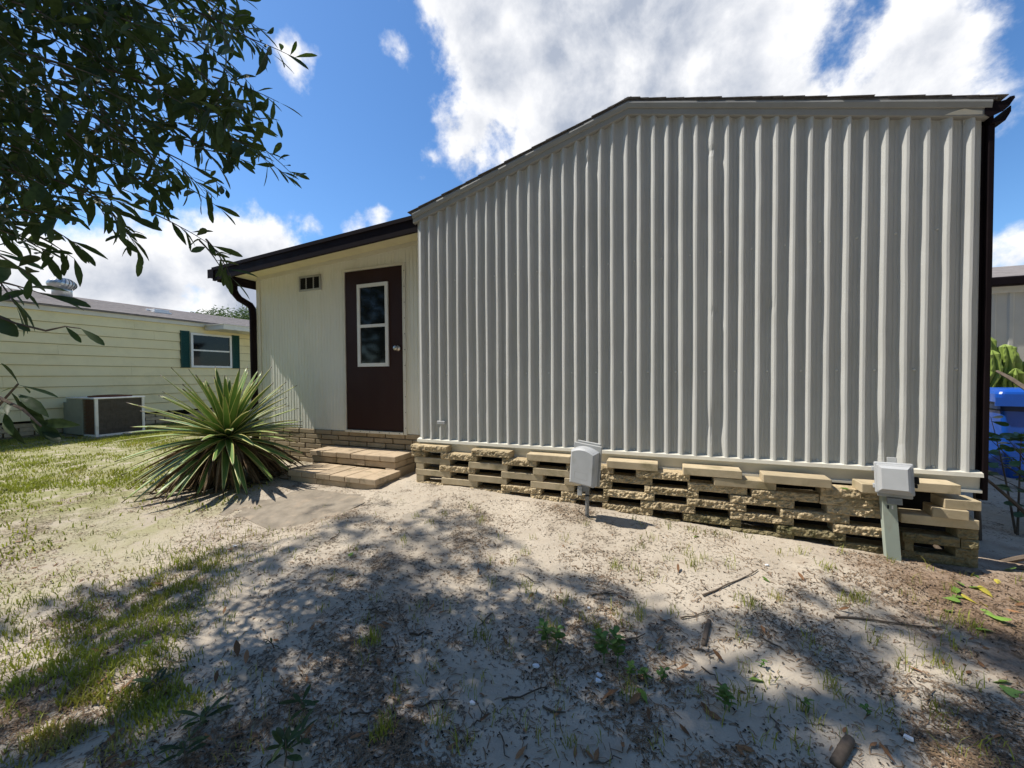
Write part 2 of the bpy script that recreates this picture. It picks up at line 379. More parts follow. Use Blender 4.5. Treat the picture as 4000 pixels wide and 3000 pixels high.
# corrugated sheets
PITCHW = .1085
prof = [(0, 0), (.010, 0), (.013, -.0025), (.017, 0), (.030, -.0005), (.034, -.003), (.0595, -.0295), (.0625, -.0315), (.0755, -.034), (.079, -.032), (.0985, -.0015), (.1085, 0)]
DENTS = [(atY(2790, 1668, YW), .05, .16, .020), (atY(3470, 1735, YW), .075, .17, .020), (atY(1885, 1600, YW), .04, .10, .014), (atY(2783, 596, YW), .03, .05, .012),
         (atY(3010, 1200, YW), .03, .06, .008), (atY(2300, 640, YW), .03, .05, .010), (atY(3560, 1500, YW), .05, .3, .006), (atY(3880, 1000, YW), .05, .3, .006), (atY(2790, 1210, YW), .03, .03, .012), (atY(1700, 1690, YW), .05, .06, .008)]
seams = [XL, -1.43, -.55, .09, .97, 1.86, XR]
cols = []
x0 = XL - .02
k = 0
while x0 + k*PITCHW < XR:
    for i, (u, d) in enumerate(prof[:-1]): cols.append((x0 + k*PITCHW + u, d, k))
    k += 1
NR = 56
def sheet(a, b, idx):
    cs = [c for c in cols if a-1e-6 <= c[0] <= b+1e-6]
    def dep(x):
        u = (x-x0) % PITCHW; return float(np.interp(u, [p[0] for p in prof], [p[1] for p in prof]))
    cs = [(a, dep(a), cs[0][2])] + cs + [(b, dep(b), cs[-1][2])]
    mb = MB(); off = -.0022*(idx % 2)
    for j in range(NR+1):
        t = j/NR
        for x, d, k in cs:
            z = ZB - .004 + t*(float(ztop(x))-ZB)
            dx = .009*nz(k*13.7, 1.5, 6) + .0035*nz(k*3.1, z*1.1, 2) + .0018*nz(k*7.7, z*4.0, 9)
            if abs(x-a) < 1e-5 or abs(x-b) < 1e-5: dx = 0
            dd = d*(1 + .12*nz(k*5.3, 2.2, 4) + .12*nz(k*1.7, z*.8, 4) + .05*nz(k*1.7, z*5, 11)) + .0018*nz(x*6, z*2.2, 1)
            y = YW + dd + off
            for p, rx, rz, am in DENTS:
                e = ((x-p.x)/rx)**2 + ((z-p.z)/rz)**2
                if e < 6:
                    g_ = math.exp(-e*1.3) if z > p.z else math.exp(-e*(1.3+abs(z-p.z)*20))
                    y = min(y + am*g_, YW+.004); dx += .005*g_*(1 if x < p.x else -1)
            mb.v.append((x+dx, y, z))
    n = len(cs)
    for j in range(NR):
        for i in range(n-1): mb.f.append((j*n+i, j*n+i+1, (j+1)*n+i+1, (j+1)*n+i))
    # the folded lap edge of each sheet
    if idx:
        q = len(mb.v)
        for j in range(NR+1): v = mb.v[j*n]; mb.v.append((v[0]-.001, v[1]-.0035, v[2])); mb.v.append((v[0]+.004, v[1]-.0035, v[2]))
        for j in range(NR):
            mb.f.append((j*n, q+2*j, q+2*j+2, (j+1)*n)); mb.f.append((q+2*j, q+2*j+1, q+2*j+3, q+2*j+2))
    o = mb.build('siding_sheet', M['siding'], H)
for i in range(len(seams)-1): sheet(seams[i], seams[i+1], i)
# screws in three rows
sm = MB(); sm.lathe([(.0085, 0), (.0085, .003), (.0060, .009), (.002, .012)], (0, 0, 0), 8); sm = sm.mesh('screw'); sm.materials.append(M['screw'])
def screw(x, z, y):
    o = link('screw', sm, None, None, (x, y, z)); o.rotation_euler = (R(90), 0, 0)
    o.parent = H; o.location = Vector((x, y, z)) - Vector(H.location)
for k in range(1, 40, 1):
    xp = x0 + k*PITCHW + .024
    if xp > XR-.03 or xp < XL+.02: continue
    if k % 2 == 1: screw(xp, .025+.012*nz(k, 3), YW+.001)
    if k % 2 == 0: screw(xp, .972+.008*nz(k, 8), YW+.001)
    if k % 2 == 0: screw(xp, ZB+.018, YW+.001)
# base flashing: ledge, sloped face, white lip
fl = MB(); sec = [(3.503, ZB+.012), (3.462, ZB-.002), (3.458, ZB-.028), (3.492, ZB-.036), (3.494, ZB-.112), (3.470, ZB-.118), (3.470, ZB-.134), (3.508, ZB-.134)]
fl.prism([(XL-.012, y, z) for y, z in sec], [(XR+.022, y, z) for y, z in sec])
fix(fl.build('base_flashing', M['white'], H))
# rake trim along both gable slopes
def rake(name, sec, m, ov=0.0):
    mb = MB(); loops = []
    for x, zt in ((XL-.03-ov, 1.694), (XP, 2.293), (XR+.020+ov, 1.738)):
        loops.append([(x, y, zt+dz) for y, dz in sec])
    mb.prism(loops[0], loops[1]); mb.prism(loops[1], loops[2]); return fix(mb.build(name, m, H))
rake('rake_trim', [(3.510, 0), (3.440, 0), (3.438, -.014), (3.446, -.046), (3.455, -.050), (3.510, -.050)], M['rake'])
rake('rake_trim', [(3.512, -.0515), (3.455, -.0515), (3.457, -.094), (3.467, -.099), (3.512, -.099)], M['rake'], -.002)
# torn, light flap of trim at the right end
tf = MB(); fp = [(3438, 412, 3.452), (3475, 402, 3.449), (3530, 400, 3.446), (3560, 404, 3.447), (3842, 420, 3.452), (3842, 446, 3.456), (3700, 449, 3.457)]
pts = [atY(x, y, Y) for x, y, Y in ((3690, 449, 3.456), (3722, 436, 3.452), (3768, 424, 3.446), (3800, 430, 3.450), (3838, 432, 3.453), (3838, 446, 3.456))]
tf.prism([p for p in pts], [p+Vector((0, .003, 0)) for p in pts]); fix(tf.build('loose_trim_flap', M['white'], H, label='torn pale flap of rake trim'))
# roof
roof = MB()
def slab(xa, za, xb, zb, y0, y1, th): roof.prism([(xa, y0, za), (xb, y0, zb), (xb, y0, zb-th), (xa, y0, za-th)], [(xa, y1, za), (xb, y1, zb), (xb, y1, zb-th), (xa, y1, za-th)])
slab(XL-.04, 1.7105, XP, 2.3095, 3.445, 11, .015); slab(XP, 2.3095, XR+.045, 1.7505, 3.445, 11, .015); slab(-5.62, 1.500, XL-.04, 1.690, 3.53, 11, .03)
roof = fix(roof.build('roof', M['shingle'], H))
def shingles(xa, za, xb, zb, n):
    L = math.hypot(xb-xa, zb-za); ux, uz = (xb-xa)/L, (zb-za)/L; nxn, nzn = (-uz, ux) if ux > 0 else (uz, -ux)
    for i in range(n):
        a = L*i/n - .03; b = L*(i+1)/n + .03; mb = MB(); y0 = 3.437 + random.uniform(-.006, .006)
        def P(t, h): return (xa+ux*t+nxn*h, za+uz*t+nzn*h)
        q = [P(a, .008), P(a, .013), P(b, .006), P(b, .001)]
        mb.prism([(p[0], y0, p[1]) for p in q], [(p[0], 11, p[1]) for p in q]); fix(mb.build('shingle', M['shingle'], roof))
shingles(XL-.05, 1.7065, XP, 2.3105, 16); shingles(XR+.06, 1.7465, XP, 2.3105, 17)
cap = MB(); q = [(XP-.10, 2.294), (XP, 2.326), (XP+.10, 2.302), (XP+.10, 2.296), (XP, 2.320), (XP-.10, 2.288)]
cap.prism([(x, 3.434, z) for x, z in q], [(x, 11, z) for x, z in q]); fix(cap.build('ridge_cap', M['shingle'], roof))
# house core behind the sheets (blocks light)
core = MB()
core.prism([(x, 3.53, z) for x, z in ((XL+.01, -.72), (XR-.01, -.72), (XR-.01, 1.62), (XP, 2.19), (XL+.01, 1.60))], [(x, 10.9, z) for x, z in ((XL+.01, -.72), (XR-.01, -.72), (XR-.01, 1.62), (XP, 2.19), (XL+.01, 1.60))])
core.box(-5.38, XL+.02, 4.02, 10.9, -.72, 1.36)
fix(core.build('wall_core', M['flatgrey'], H))
cs = MB(); cs.box(XR-.04, XR, 3.75, 10.9, -1.4, -.73); cs.box(-5.36, -5.33, 4.1, 10.9, -1.4, -.73); cs.box(-5.3, XR, 10.8, 10.85, -1.4, -.73)
cs.build('side_skirting', M['smooth'], H)
# right hand downspout, gutter end
ds = MB(); ds.bbox(XR+.0235, XR+.056, 3.478, 3.535, -.84, 1.60, .006, 2); ds.box(XR-.006, XR+.0232, 3.512, 3.535, -.80, 1.62); ds.build('downspout', M['brown'], H)
gt = MB(); sec = [(0, 0), (.06, 0), (.085, .05), (.085, .085), (.079, .085), (.055, .010), (.006, .010), (.006, .12), (0, .12)]
gt.prism([(XR+.028+x, 3.455, 1.60+z) for x, z in sec], [(XR+.028+x, 11, 1.60+z) for x, z in sec]); fix(gt.build('gutter', M['brown'], H))
ge = MB(); pts = [atY(x, y, 3.448) for x, y in ((3850, 396), (3862, 392), (3905, 396), (3930, 388), (3945, 376), (3963, 372), (3966, 380), (3950, 402), (3944, 412), (3920, 432), (3868, 456), (3848, 444))]
ge.prism(pts, [p+Vector((0, .006, 0)) for p in pts]); fix(ge.build('gutter_end_cap', M['brown'], H, label='bent dark gutter end sticking out at the corner'))

# entry wing, set back behind the corrugated wall
YE = 3.95
def zsof(x): return 1.44 + (x+5.41)*(1.613-1.44)/2.70
ew = MB(); xs = []; x = -5.41; k = 0
DX0, DX1, DZ0, DZ1 = -3.795, -2.915, -.675, 1.342
pe = [(0, 0), (.030, 0), (.034, .0035), (.044, .0035), (.048, 0)]
while x < -2.30:
    for u, d in pe: xs.append((x+u, d + (.002*nz(k*.9, 2)), k))
    x += .052; k += 1
def panel(xa, xb, za, zb_):
    cs_ = [c for c in xs if xa < c[0] < xb]; cs_ = [(xa, 0, 0)] + cs_ + [(xb, 0, 0)]
    q = len(ew.v); rows = 14
    for j in range(rows+1):
        for x, d, k in cs_:
            zt = zb_(x) if callable(zb_) else zb_
            z = za + (zt-za)*j/rows; ew.v.append((x, YE - d + .0015*nz(x*3, z*1.5, 6), z))
    n = len(cs_)
    for j in range(rows):
        for i in range(n-1): ew.f.append((q+j*n+i, q+j*n+i+1, q+(j+1)*n+i+1, q+(j+1)*n+i))
panel(-5.41, DX0-.02, -.70, zsof); panel(DX1+.02, -2.30, -.70, zsof); panel(DX0-.02, DX1+.02, DZ1+.02, zsof)
ew.build('entry_wall', M['entry'], H)
bk = MB(); bk.box(-5.40, -2.3, YE+.012, YE+.07, -.70, 1.40); bk.build('wall_backing', M['flatgrey'], H)
# trims: top frieze strip, corner piece
fr = MB(); fr.prism([(-5.41, YE-.012, zsof(-5.41)), (-2.35, YE-.012, zsof(-2.35)), (-2.35, YE-.012, zsof(-2.35)-.055), (-5.41, YE-.012, zsof(-5.41)-.055)],
                   [(-5.41, YE+.004, zsof(-5.41)), (-2.35, YE+.004, zsof(-2.35)), (-2.35, YE+.004, zsof(-2.35)-.055), (-5.41, YE+.004, zsof(-5.41)-.055)]); fix(fr.build('frieze_strip', M['white'], H))
ct = MB(); ct.box(-5.425, -5.355, YE-.014, YE+.002, -.70, 1.385); ct.box(-5.425, -5.412, YE+.002, YE+.06, -.70, 1.385); ct.build('corner_trim', M['white'], H)
lw = MB(); lw.box(-5.411, -5.39, YE+.06, 10.9, -.70, 1.40); lw.build('side_wall', M['entry'], H)
# soffit, fascia, gutter on the low eave
sf = MB(); sf.prism([(-5.62, 3.535, zsof(-5.62)-.004), (XL-.004, 3.535, zsof(XL)-.004), (XL-.004, 3.535, zsof(XL)+.012), (-5.62, 3.535, zsof(-5.62)+.012)],
                   [(-5.62, 4.05, zsof(-5.62)-.004), (XL-.004, 4.05, zsof(XL)-.004), (XL-.004, 4.05, zsof(XL)+.012), (-5.62, 4.05, zsof(-5.62)+.012)]); fix(sf.build('soffit', M['soffit'], H))
sf2 = MB(); sf2.prism([(-5.62, 4.052, 1.424), (-5.392, 4.052, 1.436), (-5.392, 4.052, 1.45), (-5.62, 4.052, 1.44)], [(-5.62, 10.9, 1.424), (-5.392, 10.9, 1.436), (-5.392, 10.9, 1.45), (-5.62, 10.9, 1.44)]); fix(sf2.build('soffit', M['soffit'], H))
def zf(x): return 1.329 + (x+5.459)*(1.529-1.329)/3.052
fa = MB(); hF = .158
for dy0, dy1, a, b in ((3.500, 3.532, -.004, hF), (3.488, 3.4995, hF-.03, hF+.012)):
    fa.prism([(-5.66, dy0, zf(-5.66)+a), (XL-.006, dy0, zf(XL)+a), (XL-.006, dy0, zf(XL)+b), (-5.66, dy0, zf(-5.66)+b)], [(-5.66, dy1, zf(-5.66)+a), (XL-.006, dy1, zf(XL)+a), (XL-.006, dy1, zf(XL)+b), (-5.66, dy1, zf(-5.66)+b)])
fix(fa.build('fascia_board', M['brown'], H))
gl = MB(); sec = [(0, 0), (-.075, 0), (-.115, .05), (-.115, .115), (-.105, .115), (-.103, .055), (-.07, .01), (0, .01)]
gl.prism([(-5.625+x, 3.49, 1.348+z) for x, z in sec], [(-5.625+x, 10.9, 1.348+z) for x, z in sec]); gl.box(-5.74, -5.625, 3.486, 3.4895, 1.346, 1.464)
gb = MB(); gb.box(-5.624, -5.60, 3.535, 10.9, 1.30, 1.42); gb.build('fascia_board', M['brown'], H)
fix(gl.build('gutter', M['brown'], H))
dp = MB(); dpp = [(-5.69, 3.80, 1.36), (-5.69, 3.80, 1.25), (-5.675, 3.815, 1.19), (-5.65, 3.85, 1.13), (-5.52, 3.91, 1.04), (-5.490, 3.92, .99), (-5.482, 3.925, .90), (-5.482, 3.925, -1.0), (-5.51, 3.91, -1.07), (-5.58, 3.87, -1.14)]
dp.tube(dpp, .046, 10); dp.build('downspout', M['brown'], H, smooth=True)
for z in (.78, -.55):
    m_ = MB(); m_.box(-5.533, -5.4255, 3.91, 3.978, z, z+.035); m_.build('downspout_strap', M['brown'], H)
# door
dt = MB(); T = .034
dt.box(DX0-T, DX0-.004, YE-.020, YE+.006, DZ0-.035, DZ1+T); dt.box(DX1+.004, DX1+T+.012, YE-.020, YE+.006, DZ0-.035, DZ1+T)
dt.box(DX0-.0035, DX1+.0035, YE-.020, YE+.006, DZ1+.004, DZ1+T); dt.box(DX0-.0035, DX1+.0035, YE-.032, YE+.006, DZ0-.035, DZ0-.006)
dt.build('door_trim', M['white'], H)
nl = MB(); nl.lathe([(.006, 0), (.004, .003)], (0, 0, 0), 6); nl = nl.mesh('nail'); nl.materials.append(M['black'])
for i in range(11):
    z = DZ0+.05+i*.19; o = link('nail', nl, None, None); o.rotation_euler = (R(90), 0, 0); o.parent = H; o.location = Vector((DX1+T, YE-.0205, z))-Vector(H.location)
for i in range(6):
    o = link('nail', nl, None, None); o.rotation_euler = (R(90), 0, 0); o.parent = H; o.location = Vector((DX0+.08+i*.15, YE-.0325, DZ0-.018))-Vector(H.location)
dr = MB(); WX0, WX1, WZ0, WZ1 = -3.592, -3.118, .128, 1.164
dr.bbox(DX0, DX1, YE-.012, YE+.03, DZ0, DZ1, .003); dro = dr.build('door', M['door'], H)
wf = MB(); t = .043
wf.box(WX0, WX0+t, YE-.030, YE-.0118, WZ0, WZ1); wf.box(WX1-t, WX1, YE-.030, YE-.0118, WZ0, WZ1)
wf.box(WX0+t, WX1-t, YE-.030, YE-.0118, WZ1-t, WZ1); wf.box(WX0+t, WX1-t, YE-.030, YE-.0118, WZ0, WZ0+t)
wf.box(WX0+t, WX1-t, YE-.028, YE-.0118, .618, .655); wf.build('window_frame', M['winframe'], dro)
for a, b in ((WZ0+t, .618), (.655, WZ1-t)):
    p = MB(); p.box(WX0+t, WX1-t, YE-.0165, YE-.0119, a, b); p.build('pane', M['glass'], dro)
kb = MB(); kx, kz = -2.985, .345
kb.lathe([(.034, 0), (.034, .008), (.013, .012), (.012, .034), (.026, .042), (.031, .054), (.026, .066), (.012, .070)], (0, 0, 0), 20)
ko = kb.build('door_knob', M['knob'], None, smooth=True); ko.rotation_euler = (R(90), 0, 0); ko.parent = dro; ko.location = Vector((kx, YE-.0115, kz))
ro = MB(); ro.lathe([(.016, 0), (.016, .012), (.008, .016)], (0, 0, 0), 14); ro = ro.build('key_lock', M['knob'], None, smooth=True); ro.rotation_euler = (R(90), 0, 0); ro.parent = dro; ro.location = Vector((kx-.055, YE-.0115, kz+.004))
# wall vent
vx0, vx1, vz0, vz1 = -4.594, -4.204, 1.160, 1.364
ve = MB()
ve.box(vx0, vx1, YE-.018, YE, vz1-.025, vz1); ve.box(vx0, vx1, YE-.018, YE, vz0, vz0+.025); ve.box(vx0, vx0+.025, YE-.018, YE, vz0+.025, vz1-.025); ve.box(vx1-.025, vx1, YE-.018, YE, vz0+.025, vz1-.025)
for i in (1, 2): xx = vx0+(vx1-vx0)*i/3; ve.box(xx-.006, xx+.006, YE-.016, YE, vz0+.025, vz1-.025)
ve = ve.build('wall_vent', M['plasticd'], H)
vd = MB(); vd.box(vx0+.025, vx1-.025, YE-.006, YE-.0005, vz0+.025, vz1-.025); vd.build('vent_opening', M['black'], ve)
for i in range(6):
    z = vz0+.035+i*.026; s_ = MB(); s_.prism([(vx0+.025, YE-.013, z), (vx0+.025, YE-.006, z+.010), (vx0+.025, YE-.006, z+.008), (vx0+.025, YE-.013, z-.002)], [(vx1-.025, YE-.013, z), (vx1-.025, YE-.006, z+.010), (vx1-.025, YE-.006, z+.008), (vx1-.025, YE-.013, z-.002)])
    fix(s_.build('vent_slat', M['black'], ve))
# small electrical clip low on the corrugated wall
p = atY(1728, 1650, YW); cl = MB(); cl.bbox(p.x-.045, p.x+.045, YW-.032, YW-.004, p.z-.018, p.z+.018, .004); cl.build('conduit_clip', M['plastic'], H, label='small grey clip on the corrugated wall')
# brick base under the entry wall
bb = MB(); bb.box(-5.395, -2.30, YE+.012, YE+.09, -1.32, -.706); bb = bb.build('brick_base', M['mortar'], H)
for c in range(8):
    z1 = -.703 - c*.0655; z0 = z1-.057; x = -5.40 + (0 if c % 2 else -.11)
    while x < -2.3:
        a, b = max(x, -5.40), min(x+.285, -2.29)
        if b-a > .03:
            q = MB(); dy = random.uniform(-.004, .004); q.bbox(a+.004, b-.004, YE-.012+dy, YE+.02, z0, z1, .005); q.build('brick', M['brick'], bb)
        x += .29

# ------------------------------------------------------------------ dry-stacked block skirting
SK = thing('block_skirting', (-.2, 3.36, -1.2), 'dry-stacked tan block skirting with open gaps below the corrugated wall', 'skirting')
def yfr(x): return 3.395 - .095*(x+2.4)/4.35
def block(xa, xb, ztp, kind, dy=0.0, dep=.10, h=.0605, rot=0.0):
    L = xb-xa; mb = MB(); cx = (xa+xb)/2; yf = yfr(cx)+dy
    nx = max(3, int(L/.012)); nz_ = 6; amp = {'r': .020, 'm': .018, 's': .0006}[kind]
    if kind == 's':
        mb.bbox(xa, xb, yf, yf+dep, ztp-h, ztp, .0035)
    else:
        sd = random.uniform(0, 100)
        for j in range(nz_+1):
            for i in range(nx+1):
                x = xa+L*i/nx; z = ztp-h+h*j/nz_; e = min(i, nx-i, 1)*min(j, nz_-j, 1)
                d = amp*(.6*nz(x*24+sd, z*30, sd)+.7*nz(x*62+sd, z*66, sd)+.35*nz(x*120, z*120, sd)) if e else amp*.5*abs(nz(x*30+sd, z*30))
                mb.v.append((x+random.uniform(-.003, .003)*(e), yf+.008+(-d-.004 if e else d), z+random.uniform(-.003, .003)*e))
        w_ = nx+1
        for j in range(nz_):
            for i in range(nx): mb.f.append((j*w_+i, j*w_+i+1, (j+1)*w_+i+1, (j+1)*w_+i))
        per = [i for i in range(w_)] + [j*w_+nx for j in range(1, nz_+1)] + [nz_*w_+i for i in range(nx-1, -1, -1)] + [j*w_ for j in range(nz_-1, 0, -1)]
        q = len(mb.v); mb.v += [(mb.v[i][0], yf+dep, mb.v[i][2]) for i in per]
        n = len(per)
        for a in range(n): b = (a+1) % n; mb.f.append((per[b], per[a], q+a, q+b))
        mb.f.append(tuple(q+a for a in range(n)))
    if rot:
        c, s_ = math.cos(rot), math.sin(rot); mb.v = [(cx+(x-cx)*c-(y-yf)*s_, yf+(x-cx)*s_+(y-yf)*c, z) for x, y, z in mb.v]
    fix(mb.build('block', M[{'r': 'roughb', 'm': 'moss', 's': 'smooth'}[kind]], SK))
S_ = .22604
def P1(x): return 1580+S_*x
def P2(x): return 2050+S_*x
def P3(x): return 2500+S_*x
def P4(x): return 2950+S_*x
COURSES = [
 [(P1(120),P1(730),'r'),(P1(1165),P1(1830),'r'),(P2(40),P2(790),'s'),(P2(1420),P3(315),'s'),(P3(740),P3(1760),'s'),(P4(110),P4(1285),'s'),(P4(1770),3560,'s'),(3566,3757,'s')],
 [(P1(120),P1(355),'r'),(P1(625),P1(1250),'r'),(P1(1690),P2(200),'r'),(P2(715),P2(1530),'r'),(P2(1920),P3(865),'r'),(P3(1275),P4(365),'s'),(P4(1140),3490,'r'),(3690,3842,'s')],
 [(P1(170),P1(780),'s'),(P1(1110),P1(1780),'s'),(P2(145),P2(790),'s'),(P2(1320),P2(2205),'r'),(P3(830),P3(1865),'r'),(P3(1930),P4(1110),'r'),(P4(1130),3490,'r'),(3640,3780,'s')],
 [(P1(195),P1(330),'s'),(P1(600),P1(1210),'r'),(P1(1675),P2(315),'s'),(P2(690),P2(1180),'s'),(P2(1190),P2(1500),'r'),(P2(2065),P3(1020),'r'),(P3(1560),P4(690),'r'),(P4(1255),3505,'r'),(3520,3836,'s')],
 [(P1(190),P1(785),'s'),(P1(1110),P1(1770),'s'),(P2(100),P2(850),'s'),(P2(1360),P3(255),'r'),(P3(810),P3(1845),'r'),(P4(430),P4(1650),'r'),(3751,3838,'m')],
 [(P1(200),P1(330),'s'),(P1(640),P1(1255),'s'),(P1(1670),P2(280),'r'),(P2(625),P2(1430),'r'),(P2(2000),P3(960),'r'),(P3(1560),P4(685),'r'),(P4(1355),3515,'r'),(3530,3760,'m'),(3764,3838,'m')],
 [(P1(190),P1(780),'r'),(P1(1110),P1(1810),'r'),(P2(95),P2(870),'r'),(P2(1340),P3(225),'r'),(P3(740),P3(1760),'m'),(P4(380),P4(1590),'m'),(3540,3578,'m'),(3745,3838,'m')],
 [(P1(150),P1(760),'m'),(P1(1640),P2(270),'m'),(P2(680),P2(1050),'m'),(P2(2020),P3(700),'m'),(P3(1565),P4(690),'m'),(P4(1390),3500,'m'),(3530,3838,'m')],
 [(P3(700),P3(1500),'m'),(P4(700),P4(1400),'m'),(3520,3700,'m'),(3700,3838,'m')]]
HB = .0622
for c, row in enumerate(COURSES):
    for xa, xb, kind in row:
        z0_ = -.705 - .042*((xa-1600)/2240)
        f = (3.36, 3.36)
        a = atY(xa, 1800, yfr(np.interp(xa, (1600, 3840), (-2.4, 1.95)))); b = atY(xb, 1800, yfr(np.interp(xb, (1600, 3840), (-2.4, 1.95))))
        dy = random.uniform(-.006, .008)
        if c == 0: dy -= .012
        if c == 1 and xa < 1700: dy -= .004
        rot = random.uniform(-.008, .008)
        if c == 0 and 2900 < xa < 3300: dy, rot = -.04, -.03
        if c == 0 and 3300 < xa < 3500: dy, rot = -.05, .02
        if c == 0 and xa > 3560: dy, z0_ = -.005, z0_+.03
        if c == 2 and xa > 3600: dy, rot = -.02, -.12
        if c == 3 and xa > 3515: dy = .0
        block(a.x+.001, b.x-.001, z0_-c*HB, kind, dy, .14 if kind == 's' else .12, HB-.0012, rot)
bs = MB(); bs.box(-2.35, 1.88, 3.6, 3.62, -1.36, -.75); bs.build('gap_shade_sheet', M['black'], SK)  # black sheet painting the crawlspace dark behind the open gaps

# ------------------------------------------------------------------ brick steps
ST = thing('brick_steps', (-3.35, 3.5, -1.16), 'two tan block steps in front of the brown door', 'steps')
def stp(name, x0, x1, y0, y1, z0, z1, m='step', j=.004):
    mb = MB(); mb.bbox(x0+.003, x1-.003, y0+random.uniform(-j, j), y1, z0, z1+random.uniform(-.003, .002), .007, 2); mb.build(name, M[m], ST, smooth=False)
for x0_, x1_, n, y0_, y1_, zt in ((-3.895, -2.675, 6, 3.15, 3.555, -1.038), (-4.03, -2.75, 6, 3.56, 3.935, -.896)):
    wdt = (x1_-x0_)/n
    for i in range(n): stp('tread_block', x0_+i*wdt, x0_+(i+1)*wdt, y0_, y1_, zt-.062, zt)
stp('riser_block', -4.015, -3.62, 3.575, 3.93, -1.03, -.964); stp('riser_block', -3.62, -3.19, 3.575, 3.93, -1.03, -.964); stp('riser_block', -3.19, -2.765, 3.575, 3.93, -1.03, -.964)
for i, (a, b) in enumerate(((-3.875, -3.49), (-3.49, -3.08), (-3.08, -2.69))): stp('riser_block', a, b, 3.17, 3.55, -1.20, -1.103)
stp('riser_block', -4.01, -3.895, 3.58, 3.93, -1.22, -1.033); stp('riser_block', -2.765, -2.75, 3.58, 3.93, -1.22, -1.033)
for a, b in ((3.565, 3.73), (3.73, 3.93)): stp('riser_block', -2.90, -2.765, a, b, -1.20, -1.033)

# ------------------------------------------------------------------ utility boxes
def rot_y(mb, piv, ang, axis='Y'):
    c, s_ = math.cos(ang), math.sin(ang)
    if axis == 'Y': mb.v = [(piv[0]+(x-piv[0])*c+(z-piv[2])*s_, y, piv[2]-(x-piv[0])*s_+(z-piv[2])*c) for x, y, z in mb.v]
    elif axis == 'X': mb.v = [(x, piv[1]+(y-piv[1])*c-(z-piv[2])*s_, piv[2]+(y-piv[1])*s_+(z-piv[2])*c) for x, y, z in mb.v]
    else: mb.v = [(piv[0]+(x-piv[0])*c-(y-piv[1])*s_, piv[1]+(x-piv[0])*s_+(y-piv[1])*c, z) for x, y, z in mb.v]
pb = hit(2293, 2015); U1 = thing('utility_box', pb, 'grey rounded plastic utility box leaning on a thin metal post', 'utility box', 'utility boxes before the wall')
tl = atD(2232, 1748, 3.13); br = atD(2332, 1890, 3.13)
cxb, czb = (tl.x+br.x)/2, (tl.z+br.z)/2; yb = pb.y - .01
cz0, cz1 = czb-.140, czb+.160
cxb = atD(2284, 1820, 3.10).x; yb = atD(2284, 1820, 3.10).y
W2 = .105
def cover_loop(y, ins, arch):
    pts = [(cxb-W2+ins, y, cz0+ins), (cxb+W2-ins, y, cz0+ins)]
    n = 10
    for i in range(n+1):
        a = i/n; x = cxb+W2-ins-(2*(W2-ins))*a; pts.append((x, y, cz1-ins-arch+arch*(1-(2*a-1)**2)))
    return pts
def turn(mb):
    rot_y(mb, (cxb, yb, czb), R(5.0), 'Y'); rot_y(mb, (cxb, yb, czb), R(3.0), 'X'); rot_y(mb, (cxb, yb, czb), R(-14), 'Z'); return mb
cv = MB(); A = cover_loop(yb-.062, .016, .026); B = cover_loop(yb-.048, .002, .030); Cc = cover_loop(yb+.022, 0, .030)
n = len(A); cv.v = A+B+Cc; cv.f = [tuple(reversed(range(n)))] + [tuple(range(2*n, 3*n))]
for k in (0, n):
    for i in range(n): j = (i+1) % n; cv.f.append((k+i, k+j, k+n+j, k+n+i))
fix(turn(cv).build('cover', M['plastic'], U1))
lp = MB(); a = yb-.0625
for x0_, x1_, z0_, z1_ in ((-.055, .05, -.088, -.0865), (-.055, .05, -.0355, -.034), (-.0565, -.055, -.088, -.034), (.05, .0515, -.088, -.034)): lp.box(cxb+x0_, cxb+x1_, a, a+.002, czb+z0_, czb+z1_)
turn(lp).build('raised_label_frame', M['plasticd'], U1)
bp = MB(); bp.bbox(cxb-.113, cxb+.122, yb+.024, yb+.036, cz0-.012, cz1+.018, .004); bp.bbox(cxb-.092, cxb+.108, yb+.040, yb+.052, cz0+.01, cz1+.034, .004); turn(bp).build('back_plate', M['plasticd'], U1)
ps = MB(); tp_ = Vector((cxb+.012, yb+.055, cz0+.06)); bt = Vector((pb.x, pb.y, pb.z-.1))
ps.tube([bt, bt.lerp(tp_, .5), tp_], .017, 6); ps.build('post', M['steel'], U1)
br_ = MB(); br_.bbox(cxb-.03, cxb+.035, yb-.01, yb+.05, cz0-.06, cz0+.02, .003); br_.build('bracket', M['steel'], U1)
ln = MB(); q = Vector((cxb-.035, yb-.02, cz0-.07)); ln.bbox(q.x-.018, q.x+.016, q.y-.008, q.y+.02, q.z-.02, q.z+.055, .003); ln.build('lug', M['plastic'], U1)
cb = MB(); cb.tube([q, q+Vector((-.02, .03, -.05)), q+Vector((-.07, .08, -.09)), q+Vector((-.11, .14, -.10))], .0045, 6); cb.tube([(cxb+.045, yb+.02, cz0), (cxb+.055, yb+.01, cz0-.05), (cxb+.03, yb+.02, cz0-.11)], .002, 5); cb.tube([bt.lerp(tp_, .62)+Vector((-.02, -.018, 0)), bt.lerp(tp_, .62)+Vector((.02, -.018, .002))], .004, 5); cb.build('cable', M['black'], U1)

